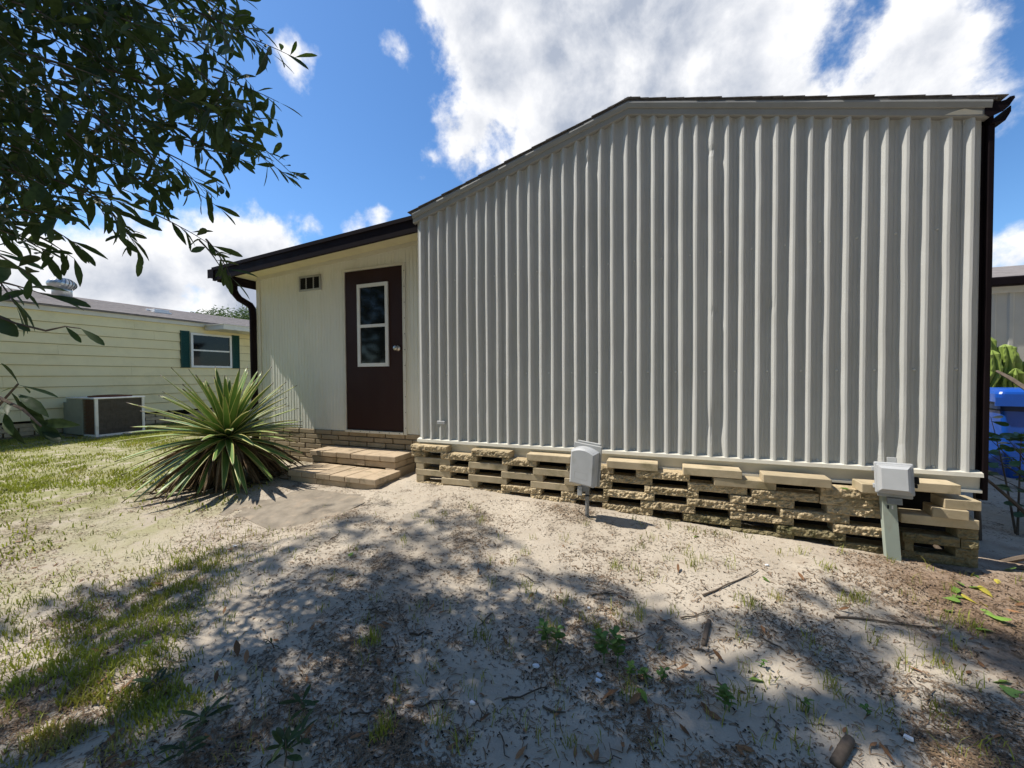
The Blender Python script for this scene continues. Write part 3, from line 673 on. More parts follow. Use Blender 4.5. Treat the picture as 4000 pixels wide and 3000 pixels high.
pb = hit(3500, 2190); U2 = thing('utility_box', pb, 'square grey lidded utility box on a wide pale green rusting post', 'utility box', 'utility boxes before the wall')
c2 = atD(3492, 1872, 2.50); cx2, yb2, cz2 = c2.x, c2.y, c2.z
def turn2(mb): rot_y(mb, (cx2, yb2, cz2), R(-2.5), 'Y'); rot_y(mb, (cx2, yb2, cz2), R(-5), 'X'); rot_y(mb, (cx2, yb2, cz2), R(-19), 'Z'); return mb
for y0_, y1_, ins, nm in ((-.005, .035, .0, 'lid_rim'), (-.026, -.0055, .010, 'lid_step'),):
    mb = MB(); mb.bbox(cx2-.092+ins, cx2+.092-ins, yb2+y0_, yb2+y1_, cz2-.096+ins, cz2+.104-ins, .008, 2); turn2(mb).build(nm, M['plastic'], U2)
mb = MB(); mb.prism([(cx2+a*.060, yb2-.050, cz2+.004+b*.066) for a, b in ((-1, -1), (1, -1), (1, 1), (-1, 1))], [(cx2+a*.074, yb2-.0265, cz2+.004+b*.081) for a, b in ((-1, -1), (1, -1), (1, 1), (-1, 1))]); fix(turn2(mb).build('lid', M['plastic'], U2))
mb = MB(); mb.bbox(cx2-.080, cx2+.086, yb2+.0355, yb2+.085, cz2-.122, cz2+.09, .006, 2); turn2(mb).build('case', M['plasticd'], U2)
for dx, dz in ((-.098, .058), (-.095, -.052)):
    mb = MB(); mb.bbox(cx2+dx-.006, cx2+dx+.008, yb2+.0, yb2+.03, cz2+dz-.014, cz2+dz+.014, .002); turn2(mb).build('hinge', M['plastic'], U2)
mb = MB(); mb.bbox(cx2-.025, cx2+.022, yb2+.05, yb2+.062, cz2+.088, cz2+.135, .002); turn2(mb).build('mounting_tab', M['plasticd'], U2)
mb = MB(); mb.bbox(cx2+.0925, cx2+.114, yb2+.0, yb2+.02, cz2-.02, cz2+.024, .004); mb.bbox(cx2+.0925, cx2+.106, yb2+.0, yb2+.025, cz2-.045, cz2-.021, .003); turn2(mb).build('latch', M['black'], U2)
mb = MB(); mb.bbox(cx2-.036, cx2+.036, yb2+.03, yb2+.06, cz2-.165, cz2-.123, .002); turn2(mb).build('bracket', M['steel'], U2)
# channel post: face and two returns, leaning slightly
ps = MB(); x = pb.x; y = pb.y; zt_ = cz2-.125; zb_ = pb.z-.12; lean = (cx2+.006-x)
for a0, a1, b0, b1 in ((-.037, .037, 0, .004), (-.037, -.033, .0042, .04), (.033, .037, .0042, .04)):
    ps.prism([(x+a0, y+b0, zb_), (x+a1, y+b0, zb_), (x+a1, y+b1, zb_), (x+a0, y+b1, zb_)], [(x+lean+a0, y+b0+.02, zt_), (x+lean+a1, y+b0+.02, zt_), (x+lean+a1, y+b1+.02, zt_), (x+lean+a0, y+b1+.02, zt_)])
fix(ps.build('post', M['rusty'], U2))
for dx, m_, n_ in ((.012, 'paper', 'slot'), (-.010, 'black', 'slot')):
    mb = MB(); zz = zt_-.075; xx = x+lean*.85+dx; mb.box(xx-.004, xx+.004, y+.0135, y+.0165, zz-.012, zz+.012); mb.build(n_, M[m_], U2)


# ------------------------------------------------------------------ yellow neighbour house
XN = -12.0
N = thing('neighbour_house', (XN-1.5, 6, -1.2), 'pale yellow clapboard mobile home with green window shutters', 'house')
Y0N, Y1N = -3.0, 13.0
nb = 10; zb0, zb1 = -.86, 1.42; hB = (zb1-zb0)/nb
for i in range(nb):
    z0_ = zb0+i*hB; cuts = [Y0N] + sorted(random.uniform(Y0N+1.5, Y1N-1.5) for _ in range(2)) + [Y1N]
    if i % 3 == 0: cuts = [Y0N, random.uniform(3.5, 6.5), Y1N]
    for a, b in zip(cuts[:-1], cuts[1:]):
        if b-a < .3: continue
        mb = MB(); q = [(XN-.03, z0_+.010), (XN+.024, z0_+.007), (XN+.028, z0_+.012), (XN+.004, z0_+hB), (XN-.03, z0_+hB)]
        mb.prism([(x, a+.0012, z) for x, z in q], [(x, b-.0012, z) for x, z in q]); fix(mb.build('siding_board', M['yellow'], N))
mb = MB(); mb.box(XN-4.2, XN-.012, Y0N+.02, Y1N-.02, -.855, 1.415); mb.build('wall', M['lapgrime_shade'], N)
mb = MB(); mb.box(XN+.003, XN+.06, Y0N-.1, Y1N, 1.421, 1.545); mb.build('fascia_board', M['white'], N)
mb = MB()
mb.prism([(XN+.12, Y0N-.15, 1.548), (XN-2.1, Y0N-.15, 2.10), (XN-4.3, Y0N-.15, 1.548), (XN-4.3, Y0N-.15, 1.50), (XN+.12, Y0N-.15, 1.52)], [(XN+.12, Y1N+.1, 1.548), (XN-2.1, Y1N+.1, 2.10), (XN-4.3, Y1N+.1, 1.548), (XN-4.3, Y1N+.1, 1.50), (XN+.12, Y1N+.1, 1.52)])
NR_ = fix(mb.build('roof', M['shinglen'], N))
for i in range(13):       # shingle courses
    t0 = i/13; x0_ = XN+.13-2.23*t0; z0_ = 1.5505+.552*t0; x1_ = x0_-2.23/13*1.08; z1_ = z0_+.552/13*1.08
    mb = MB(); q = [(x0_, z0_+.001), (x0_, z0_+.009), (x1_, z1_+.003), (x1_, z1_+.0005)]
    mb.prism([(x, Y0N-.16, z) for x, z in q], [(x, Y1N+.11, z) for x, z in q]); fix(mb.build('shingle', M['shinglen'], NR_))
# turbine vent
tv = Vector((XN-1.5, 4.95, 1.92)); mb = MB(); mb.lathe([(.175, -.08), (.17, .20), (.175, .22)], tv, 24); mb.lathe([(.24, -.03), (.20, .02)], tv, 24)
tvo = mb.build('turbine_vent', M['turb'], N, smooth=True)
nv = 22
for i in range(nv):
    mb = MB(); a0 = 2*math.pi*i/nv
    for j in range(7):
        f = j/6; rr = .11+.145*math.sin(math.pi*(.10+.80*f)); zz = .215+.27*f
        for da, dr_ in ((0, 0), (.24, -.014)):
            a = a0+da+.35*f; mb.v.append((tv.x+(rr+dr_)*math.cos(a), tv.y+(rr+dr_)*math.sin(a), tv.z+zz))
    mb.f = [(2*j, 2*j+1, 2*j+3, 2*j+2) for j in range(6)]; mb.build('vane', M['turb'], tvo, smooth=True)
mb = MB(); mb.lathe([(.16, .475), (.14, .495), (.05, .505)], tv, 20); mb.lathe([(.12, .22), (.12, .475)], tv, 16); mb.build('turbine_cap', M['turb'], tvo, smooth=True)
p = Vector((XN-.95, 6.6, 1.78)); mb = MB(); mb.bbox(p.x-.22, p.x+.20, p.y-.2, p.y+.2, p.z-.04, p.z+.04, .01); mb.bbox(p.x-.19, p.x+.15, p.y-.17, p.y+.17, p.z+.04, p.z+.10, .01); mb.tube([(p.x-.1, p.y-.24, p.z+.06), (p.x-.1, p.y+.24, p.z+.06)], .05, 10); mb.build('roof_vent', M['actop'], N)
# carport edge / awning
mb = MB(); mb.box(XN+.061, XN+.85, 7.15, Y1N, 1.33, 1.46); mb.box(XN+.05, XN+.87, 7.13, Y1N, 1.4605, 1.475); mb.build('awning', M['white'], N)
# window
wy0, wy1, wz0, wz1 = 6.80, 7.88, .285, 1.235; mb = MB(); t = .055; xf = XN+.045
xf = XN+.062
for a, b, c, d in ((wy0, wy0+t, wz0, wz1), (wy1-t, wy1, wz0, wz1), (wy0+t, wy1-t, wz0, wz0+t), (wy0+t, wy1-t, wz1-t, wz1)): mb.box(XN+.0, xf, a, b, c, d)
wo = mb.build('window', M['winframe'], N)
mb = MB(); mb.box(XN+.0, xf-.012, wy0+t, wy1-t, .745, .785); mb.build('sash_bar', M['winframe'], wo)
for a, b in ((wz0+t, .745), (.785, wz1-t)):
    mb = MB(); mb.box(XN+.0, XN+.036, wy0+t, wy1-t, a, b); mb.build('pane', M['glass'], wo)
for a, b in ((6.565, 6.775), (7.905, 8.115)):
    mb = MB(); mb.box(XN+.0, XN+.035, a, b, .275, 1.27)
    for c, d in ((a, a+.025), (b-.025, b)): mb.box(XN+.0352, XN+.052, c, d, .275, 1.27)
    so_ = mb.build('shutter', M['shutter'], N)
    for i in range(24):
        z = .29+i*.0405; m2 = MB(); q = [(XN+.0355, z), (XN+.050, z), (XN+.037, z+.034), (XN+.0355, z+.034)]
        m2.prism([(x, a+.0252, zz) for x, zz in q], [(x, b-.0252, zz) for x, zz in q]); fix(m2.build('louver', M['shutter'], so_))
# skirting blocks below the yellow siding
NS = MB(); NS.box(XN-.25, XN-.2, Y0N, Y1N, -1.4, -.86); NS = NS.build('skirting', M['black'], N)  # black sheet paints the shade behind the gaps between these blocks
for c in range(5):
    y = 1.5 + (c % 2)*.2
    while y < 9.5:
        if random.random() < .84:
            z1_ = -.90-c*.085; mb = MB(); mb.bbox(XN-.14+random.uniform(-.01, .01), XN-.02, y+.004, y+.39, z1_-.08, z1_, .005); mb.build('block', M['moss'] if c > 2 else M['smooth'], NS)
        y += .41
# ------------------------------------------------------------------ air conditioner
AC = thing('air_conditioner', (-11.1, 4.7, -1.2), 'weathered outdoor air conditioner with white top and dark coil sides', 'air conditioner')
ax0, ax1, ay0, ay1, az0, az1 = -11.66, -10.60, 4.30, 5.10, -1.16, -.40
mb = MB(); mb.bbox(ax0, -11.05, ay0-.012, ay1+.005, az0, az1-.02, .006); mb.build('cabinet', M['ac'], AC)
mb = MB(); mb.bbox(ax0-.01, ax1+.015, ay0-.02, ay1+.015, az1-.018, az1+.012, .006); top = mb.build('top_panel', M['actop'], AC)
mb = MB(); mb.box(ax0+.3, ax1-.03, ay0+.04, ay1-.04, az0+.03, az1-.02); mb.build('coil', M['coil'], AC)
for x, y in ((ax1-.02, ay0), (ax1-.02, ay1-.045)):
    mb = MB(); mb.box(x-.02, x+.022, y, y+.045, az0-.02, az1-.0185); mb.build('corner_post', M['actop'], AC)
mb = MB(); mb.box(ax1-.04, ax1+.004, ay0+.046, ay1-.046, az0-.02, az0+.022); mb.box(-11.05, ax1-.041, ay0-.002, ay0+.04, az0-.02, az0+.022); mb.build('base_rail', M['actop'], AC)
lv = MB(); lv.box(-11.045, ax1-.042, ay0+.005, ay0+.014, -.004, .004); lv = lv.mesh('grille_bar'); lv.materials.append(M['rustgr'])
for i in range(24): link('grille_bar', lv, AC, None, (0, 0, az0+.045+i*.029))
fb_ = MB(); fb_.box(ax1-.012, ax1-.004, -.0025, .0025, az0+.025, az1-.02); fb_ = fb_.mesh('coil_guard_rod'); fb_.materials.append(M['coil'])
for i in range(30): link('coil_guard_rod', fb_, AC, None, (0, ay0+.06+i*.0236, 0))
fc = Vector(((ax0+ax1)/2+.15, (ay0+ay1)/2, az1+.012))
for r_ in (.09, .15, .21, .27, .33):
    mb = MB(); mb.tube([(fc.x+r_*math.cos(a), fc.y+r_*math.sin(a), fc.z+.016+.02*(1-(r_/.33)**2)) for a in np.linspace(0, 2*math.pi, 33)], .009, 5, cap=False); mb.build('fan_guard_ring', M['rustgr'], AC)
mb = MB(); mb.lathe([(.335, 0), (.335, .004), (.08, .03), (.0, .032)], (fc.x, fc.y, fc.z+.0005), 28); mb.build('fan_opening', M['rustgr'], AC)
mb = MB(); mb.bbox(ax0-.36, ax0-.004, ay0+.06, ay1-.1, -1.18, -.50, .006); mb.build('duct_box', M['ac'], AC)
mb = MB(); mb.bbox(ax0-.3, ax1+.12, ay0-.12, ay1+.12, -1.32, -1.182, .01); mb.build('concrete_base', M['concrete'], AC)
# ------------------------------------------------------------------ building behind on the right
B2 = thing('outbuilding', (6.5, 8.3, -1.2), 'beige ribbed metal building with dark gutter behind the blue bin', 'building')
mb = MB(); x = 3.9; pts = []
while x < 12: pts += [(x, 8.30), (x+.06, 8.30), (x+.08, 8.285), (x+.12, 8.285), (x+.14, 8.30)]; x += .2
zs = (-1.5, 1.315); n = len(pts)
mb.v = [(a, b, z) for z in zs for a, b in pts]; mb.f = [(i, i+1, n+i+1, n+i) for i in range(n-1)]; mb.build('wall_sheet', M['flatgrey'], B2)
mb = MB(); mb.box(3.9, 12, 8.31, 12, -1.5, 1.31); mb.build('wall', M['flatgrey'], B2)
mb = MB(); mb.bbox(3.8, 12.1, 8.16, 8.28, 1.318, 1.452, .02, 2); mb.build('gutter', M['brown'], B2)
mb = MB(); mb.prism([(3.8, 8.2, 1.456), (3.8, 12, 1.456), (3.8, 10.2, 2.0)], [(12.1, 8.2, 1.456), (12.1, 12, 1.456), (12.1, 10.2, 2.0)]); fix(mb.build('roof', M['shinglen'], B2))
mb = MB(); mb.box(3.9, 12, 8.255, 8.283, 1.22, 1.3155); mb.build('frieze_strip', M['white'], B2)
# ------------------------------------------------------------------ recycling bin
bx, by = 4.12, 6.55; gzb = gz(bx, by)
RB = thing('recycling_bin', (bx, by, gzb), 'blue plastic wheeled bin with hinged lid beside the house corner', 'bin')
def tloop(hw, hd, z, r_=.04, n=4):
    pts = []
    for cx_, cy_, a0 in ((hw-r_, hd-r_, 0), (-hw+r_, hd-r_, 90), (-hw+r_, -hd+r_, 180), (hw-r_, -hd+r_, 270)):
        for i in range(n+1): a = R(a0+90*i/n); pts.append((bx+cx_+r_*math.cos(a), by+cy_+r_*math.sin(a), z))
    return pts
def loft(loops):
    mb = MB(); n = len(loops[0])
    for l in loops: mb.v += l
    mb.f = [tuple(reversed(range(n))), tuple(range(n*(len(loops)-1), n*len(loops)))]
    for k in range(len(loops)-1):
        for i in range(n): j = (i+1) % n; mb.f.append((k*n+i, k*n+j, (k+1)*n+j, (k+1)*n+i))
    return mb
z0_ = gzb-.01
def binpart(name, mb, m):
    rot_y(mb, (bx, by, 0), R(-12), 'Z'); return fix(mb.build(name, M[m], RB))
binpart('body', loft([tloop(.25, .27, z0_), tloop(.26, .28, z0_+.05), tloop(.335, .35, z0_+.80), tloop(.335, .35, z0_+.83)]), 'blue')
binpart('rim', loft([tloop(.35, .365, z0_+.80, .05), tloop(.365, .38, z0_+.82, .05), tloop(.365, .38, z0_+.905, .05)]), 'bluedk')
binpart('lid', loft([tloop(.385, .40, z0_+.905, .06), tloop(.385, .40, z0_+1.0, .06), tloop(.375, .39, z0_+1.025, .06), tloop(.30, .31, z0_+1.06, .06)]), 'blue')
mb = MB(); 
for a, b, c, d in ((-.40, -.05, z0_+.86, z0_+.96),): mb.prism([(bx+a, by-.402, c), (bx+b-.08, by-.402, c), (bx+b, by-.402, d), (bx+a, by-.402, d)], [(bx+a, by-.39, c), (bx+b-.08, by-.39, c), (bx+b, by-.39, d), (bx+a, by-.39, d)])
binpart('lid_skirt', mb, 'blue')
mb = MB(); mb.bbox(bx-.13, bx-.03, by-.335, by-.25, z0_+.30, z0_+.66, .012); binpart('grip_recess', mb, 'bluedk')
mb = MB(); mb.tube([(bx-.05, by-.36, z0_+.62), (bx+.30, by-.37, z0_+.62)], .022, 8); binpart('lift_bar', mb, 'bluedk')
for s_ in (-1, 1):
    mb = MB(); mb.tube([(bx+s_*.24-.025, by+.30, z0_+.13), (bx+s_*.24+.025, by+.30, z0_+.13)], .13, 16); binpart('wheel', mb, 'black')
# ------------------------------------------------------------------ cactus behind the bin
CT = thing('cactus', (4.4, 7.6, gz(4.4, 7.6)), 'tall ribbed green cactus clump growing behind the blue bin', 'cactus')
def cstem(pts, r0):
    n = len(pts); mb = MB(); ribs = 5; m_ = ribs*6
    sp = []
    for i in range(n-1):
        for j in range(6): sp.append(Vector(pts[i]).lerp(Vector(pts[i+1]), j/6))
    sp.append(Vector(pts[-1])); L = len(sp)
    ph = random.uniform(0, 6)
    for i, p in enumerate(sp):
        f = i/(L-1); rr = r0*(1-.15*f)*(1 if f < .9 else math.sqrt(max(.02, 1-((f-.9)/.1)**2)))*(1+.08*math.sin(i*1.1))
        t_ = (sp[min(i+1, L-1)]-sp[max(0, i-1)]).normalized(); u = t_.cross(Vector((0, 1, .1))).normalized(); v = t_.cross(u)
        for j in range(m_):
            a = 2*math.pi*j/m_+ph; k = rr*(.62+.78*abs(math.cos(ribs*.5*(a-ph)))**1.6)*(1+.05*((i % 2)*2-1)*(1 if j % 6 == 0 else 0))
            mb.v.append(tuple(p+(u*math.cos(a)+v*math.sin(a))*k))
    for i in range(L-1):
        for j in range(m_): j2 = (j+1) % m_; mb.f.append((i*m_+j, i*m_+j2, (i+1)*m_+j2, (i+1)*m_+j))
    mb.f.append(tuple((L-1)*m_+j for j in range(m_)))
    fix(mb.build('stem', M['cactus'], CT))
def cp(x, y, Y=7.55): return atY(x, y, Y)
gzc = -1.3
for pts, r_ in (([(3.98, 7.6, gzc), (4.0, 7.6, -.6), cp(3862, 1450), cp(3856, 1310)], .115), ([(4.3, 7.6, gzc), (4.25, 7.6, -.5), cp(3885, 1450, 7.5), cp(3876, 1368, 7.45)], .10),
                ([(4.35, 7.7, gzc), (4.38, 7.7, -.4), cp(3920, 1470), cp(3918, 1385)], .095), ([(4.5, 7.6, gzc), cp(3925, 1500), cp(3932, 1400, 7.5), cp(3925, 1345, 7.5)], .10),
                ([cp(3965, 1520), cp(3950, 1430), cp(3930, 1348)], .11), ([(4.6, 7.6, gzc), cp(3935, 1500), cp(3930, 1435)], .10), ([(4.9, 7.7, gzc), cp(3965, 1520), cp(3968, 1440, 7.4)], .10),
                ([(5.1, 7.7, gzc), cp(3998, 1500), cp(3998, 1412)], .11), ([(4.0, 7.4, gzc), (3.9, 7.3, -.9), cp(3848, 1630, 7.2)], .09), ([(4.2, 7.4, gzc), (4.0, 7.3, -1.0), cp(3842, 1680, 7.1)], .08)):
    cstem(pts, r_*.66)
# ------------------------------------------------------------------ leaf templates
def leaf_template(stations, fold=.25, curl=.12):
    v = []; f = []
    for i, (t, w_) in enumerate(stations):
        z = -curl*t*t
        v += [(t, -w_, z+fold*w_), (t, 0, z), (t, w_, z+fold*w_)]
    for i in range(len(stations)-1):
        a = 3*i; f += [(a, a+1, a+4, a+3), (a+1, a+2, a+5, a+4)]
    return np.array(v), f
OAK = leaf_template([(0, .006), (.08, .018), (.3, .075), (.58, .125), (.82, .105), (.95, .05), (1, .012)])
OAK2 = leaf_template([(0, .006), (.1, .03), (.35, .095), (.6, .11), (.85, .06), (1, .008)], .35, .22)
OAKS = leaf_template([(0, .01), (.5, .17), (1, .02)], .2, .1)
OBO = leaf_template([(0, .01), (.15, .04), (.45, .18), (.72, .25), (.9, .20), (1, .06)], .18, .12)
def basis(d, roll=0.0):
    d = Vector(d).normalized(); a = Vector((0, 0, 1)) if abs(d.z) < .95 else Vector((1, 0, 0))
    s_ = a.cross(d).normalized(); u = d.cross(s_)
    c, n = math.cos(roll), math.sin(roll); s2 = s_*c+u*n; u2 = u*c-s_*n
    return Matrix((d, s2, u2)).transposed()
def tmesh(tp, name, m):
    mb = MB(); mb.v = [tuple(p) for p in tp[0]]; mb.f = tp[1]; me = mb.mesh(name); me.materials.append(m); me.shade_smooth(); return me
class Cloud:
    """many small leaves joined into one mesh"""
    def __init__(s): s.V = []; s.Fc = []; s.k = 0
    def leaf(s, tp, p, B, L):
        Bm = np.array(B)*L; s.V.append(tp[0]@Bm.T + np.array(p)); s.Fc += [tuple(i+s.k for i in f) for f in tp[1]]; s.k += len(tp[0])
    def build(s, name, m, parent=None, smooth=True):
        me = bpy.data.meshes.new(name); me.from_pydata(np.concatenate(s.V).tolist(), [], s.Fc); me.materials.append(m)
        if smooth: me.shade_smooth()
        o = link(name, me, parent); o['kind'] = 'stuff'; return o
# ------------------------------------------------------------------ live oak
TB = Vector((-4.8, -1.3, gz(-4.8, -1.3)))
OT = thing('oak_tree', TB, 'large dark leaved oak tree with branches hanging into the upper left', 'tree')
tr = MB(); fork = TB+Vector((.15, .1, 2.3))
tr.tube([TB+Vector((0, 0, -.2)), TB+Vector((0, 0, .3)), TB+Vector((.05, .05, 1.2)), fork], [.34, .27, .22, .20], 14); tr.build('trunk', M['bark'], OT, smooth=True)
def bez(a, b, c, n=8): return [a*(1-t)**2+b*2*t*(1-t)+c*t*t for t in np.linspace(0, 1, n)]
for e, r_ in (((-6.5, .6, 6.5), .12), ((-3.6, .9, 5.2), .11), ((-5.8, -2.5, 6.5), .12), ((-3.2, -2.0, 6.0), .10), ((-7.4, -.3, 5.4), .11), ((-3.0, .55, 2.3), .07), ((-4.6, 1.3, 7.4), .09)):
    e = Vector(e); mb = MB(); mid = fork.lerp(e, .5)+Vector((0, 0, .6)); mb.tube(bez(fork-Vector((0, 0, .1)), mid, e), list(np.linspace(r_, r_*.25, 8)), 8); mb.build('limb', M['bark'], OT, smooth=True)
REG = [(0, -250), (900, -200), (1000, 60), (1110, 215), (1040, 330), (1010, 450), (1090, 640), (900, 720), (850, 770), (740, 770), (610, 800), (540, 900), (450, 830), (350, 780), (290, 900), (190, 870), (60, 980), (-150, 1020), (-150, -250)]
def inside(x, y, poly):
    r_ = False; n = len(poly)
    for i in range(n):
        x1, y1 = poly[i]; x2, y2 = poly[i-1]
        if (y1 > y) != (y2 > y) and x < (x2-x1)*(y-y1)/(y2-y1)+x1: r_ = not r_
    return r_
leaves = []      # (pos, basis, length, template)
twigs = MB()
hub = Vector((-3.0, .55, 2.3))
def spray(pts, nl, Lr=(.075, .13), r0=.0045, start=.25, spread=1.0):
    """leaves along a twig, crowding to the tip"""
    pts = [Vector(p) for p in pts]; twigs.tube(pts, list(np.linspace(r0, .0012, len(pts))), 5)
    for i in range(nl):
        f = start+(1-start)*(i/(max(1, nl-1)))**.75; x = f*(len(pts)-1); k = min(int(x), len(pts)-2); p = pts[k].lerp(pts[k+1], x-k)
        d = (pts[k+1]-pts[k]).normalized()
        off = Vector((random.gauss(0, 1), random.gauss(0, 1), random.gauss(0, 1)-.35)); off = (off-d*off.dot(d)).normalized()
        dirv = d*random.uniform(.35, 1.0)+off*random.uniform(.35, 1.0)*spread
        leaves.append((p, basis(dirv, random.uniform(-1.2, 1.2)), random.uniform(*Lr), random.choice((0, 0, 1))))
def strand(tip, dep, dx, dy, n, dd=.25, nl=9, **kw):
    e = atD(tip[0], tip[1], dep); a = atD(tip[0]-dx, tip[1]-dy, dep+dd); m_ = atD(tip[0]-dx*.45, tip[1]-dy*.62, dep+dd*.4)
    spray(bez(a, m_, e, 6), nl, **kw); return a
cnt = 0; tries = 0
while cnt < 390 and tries < 9000:
    tries += 1; x, y = random.uniform(-120, 1120), random.uniform(-220, 1000)
    if not inside(x, y, REG): continue
    dens_ = 1.0 if (x < 700 and y < 640) or x < 480 else .55
    if random.random() > dens_: continue
    cnt += 1; dep = random.uniform(1.35, 2.4)
    strand((x, y), dep, random.uniform(150, 330), random.uniform(40, 220), 0, nl=random.randint(7, 11))
for tip, dep, dx, dy, nl in (((1150, 225), 2.0, 350, 130, 12), ((1135, 700), 1.9, 420, 260, 14), ((1150, 690), 2.1, 260, 200, 8), ((885, 740), 2.0, 300, 170, 9), ((860, 815), 1.9, 330, 180, 9), ((830, 960), 1.75, 420, 200, 12),
                             ((905, 1085), 1.7, 100, 150, 8), ((870, 1060), 1.68, 90, 120, 5), ((545, 985), 1.8, 180, 230, 10), ((500, 930), 1.85, 160, 200, 9), ((440, 900), 1.9, 120, 180, 7), ((320, 970), 1.6, 300, 160, 9), ((210, 1000), 1.55, 260, 120, 10), ((290, 1010), 1.6, 240, 130, 6),
                             ((120, 1080), 1.2, 200, 120, 8), ((60, 1190), 1.15, 130, 160, 7), ((170, 1150), 1.2, 220, 60, 6), ((1080, 470), 2.2, 250, 120, 8), ((1040, 130), 2.1, 300, 160, 9), ((960, 0), 2.1, 300, 120, 9), ((1090, 400), 2.0, 260, 100, 8)):
    strand(tip, dep, dx, dy, 0, nl=nl, dd=.1)
# long bare twig with two last leaves over the yellow siding
tw = [atD(-60, 1215, 1.15), atD(60, 1262, 1.12), atD(180, 1292, 1.1), atD(255, 1275, 1.1), atD(315, 1283, 1.1)]
twigs.tube(tw, [.004, .003, .003, .002, .0015], 5)
for a, b, L in ((tw[4], atD(400, 1338, 1.1), .075), (tw[3], atD(312, 1330, 1.1), .05), (tw[1], atD(105, 1285, 1.1), .05), (tw[0], atD(40, 1290, 1.1), .05)):
    leaves.append((a, basis(b-a, .7), (b-a).length*1.05, 0))
# near cluster at the left edge
st = [atD(-180, 1500, .92), atD(-40, 1535, .88), atD(90, 1600, .85), atD(160, 1665, .84)]
twigs.tube(st, [.005, .004, .003, .002], 5)
st2 = [atD(-150, 1700, .95), atD(-20, 1600, .9), atD(70, 1500, .87)]; twigs.tube(st2, [.004, .003, .002], 5)
for a, b, ro_, tpi in (((75, 1505), (25, 1418), 1.3, 0), ((75, 1505), (232, 1542), .4, 0), ((80, 1510), (0, 1520), 0, 1), ((70, 1540), (170, 1600), .5, 1), ((40, 1570), (20, 1600), .2, 1), ((60, 1560), (160, 1640), 1.1, 0), ((110, 1610), (215, 1715), .8, 0),
                 ((165, 1650), (260, 1655), 1.3, 1), ((160, 1665), (225, 1715), .2, 0), ((20, 1610), (35, 1690), .6, 0), ((20, 1640), (70, 1725), .9, 1), ((-20, 1600), (25, 1605), .3, 0), ((90, 1510), (120, 1530), .4, 0), ((40, 1530), (95, 1590), .1, 1)):
    pa = atD(a[0], a[1], .87); pb_ = atD(b[0], b[1], .87+random.uniform(-.04, .04)); leaves.append((pa, basis(pb_-pa, ro_), (pb_-pa).length, tpi))
twigs.build('twig', M['bark'], OT)['kind'] = 'stuff'
tpl = (OAK, OAK2); lm = [tmesh(t_, 'oak_leaf', M['oak']) for t_ in tpl]
def inview(p):
    x, y, c = proj(p); return c > .2 and -60 < x < 4060 and -60 < y < 3060
vis = sorted([l for l in leaves if inview(l[0])], key=lambda l: -l[2]/proj(l[0])[2])
big = set(id(l) for l in vis[:300]); crown = Cloud()
for l in leaves:
    p, B, L, t_ = l
    if id(l) in big:
        o = bpy.data.objects.new('leaf', lm[t_]); C.objects.link(o); o.parent = OT
        o.matrix_local = Matrix.Translation(Vector(p)-TB) @ (B*L).to_4x4()
    else: crown.leaf(tpl[t_], p, B, L)
# high crown: leaf clumps; where it keeps the sun off is set by where a clump's shadow lands
BND = [(0, 1335), (150, 1290), (300, 1235), (430, 1185), (600, 1175), (690, 1100), (760, 1080), (900, 1085), (1050, 1120), (1130, 1210), (1200, 1240), (1350, 1260), (1480, 1345), (1600, 1330), (1690, 1275), (1850, 1262), (2000, 1335), (2212, 1385)]
BX = [b[0]*4000/2212 for b in BND]; BY = [b[1]*4000/2212 for b in BND]
def lands(p):
    t_ = (p.z+1.3)/1.0; q = Vector((p.x+.65*t_, p.y+.15*t_, -1.3)); t_ = p.z-gz0(q.x, q.y); return Vector((p.x+.65*t_, p.y+.15*t_, p.z-t_))
HOLES = [(60, 1420, 60), (330, 1545, 60), (250, 1500, 40), (640, 1130, 30), (560, 1300, 70), (610, 1480, 30), (840, 1540, 30), (1090, 1500, 28), (1640, 1420, 70), (1480, 1440, 40), (980, 1270, 50), (1080, 1300, 50), (560, 1360, 50), (1300, 1330, 50), (1560, 1400, 50), (1750, 1480, 40), (2050, 1480, 50), (1160, 1400, 40), (930, 1420, 36), (1400, 1500, 36), (1500, 1560, 30), (480, 1480, 40), (1840, 1330, 40), (1950, 1400, 40)]
def ok_shadow(p):
    q = lands(p)
    if q.y > 3.25: return False
    x, y, c = proj(q)
    if c < .3 or y > 3080: return True                 # falls behind the camera or below the frame
    if x < -250: return y > 2500
    if x > 4300: return q.y < 1.9
    yb_ = np.interp(x, BX, BY) + 30*nz(x*.006, 3) - 5
    if y < yb_: return False
    if nz(q.x*2.6, q.y*3.4, 4) > .20: return False        # gaps between the boughs
    for hx, hy, hr in HOLES:
        e = math.hypot((x-hx*1.808)/(hr*1.808*1.6), (y-hy*1.808)/(hr*1.808*.8))
        if e < 1+.35*nz(x*.02, y*.03): return False
    return True
def clump(c, n, rad):
    for _ in range(n):
        d = Vector((random.gauss(0, 1), random.gauss(0, 1), random.gauss(0, .7))); p = c+d*rad*.55
        if not ok_shadow(p): continue
        crown.leaf(OAKS, p, basis(Vector((random.gauss(0, 1), random.gauss(0, 1), random.gauss(-.2, .5))), random.uniform(-.8, .8)), random.uniform(.10, .15))
for _ in range(330):          # clumps over the shaded foreground
    x, y = random.uniform(-200, 4250), random.uniform(1950, 3300)
    gpt = hit(x, min(y, 3250))
    h = random.uniform(5.5, 9.0); c = gpt + Vector((-.65, -.15, 1.0))*h
    clump(c, 10, .28)
for _ in range(150):
    gpt = hit(random.uniform(450, 2300), random.uniform(1950, 2380)); clump(gpt + Vector((-.65, -.15, 1.0))*random.uniform(5.5, 8.5), 12, .22)
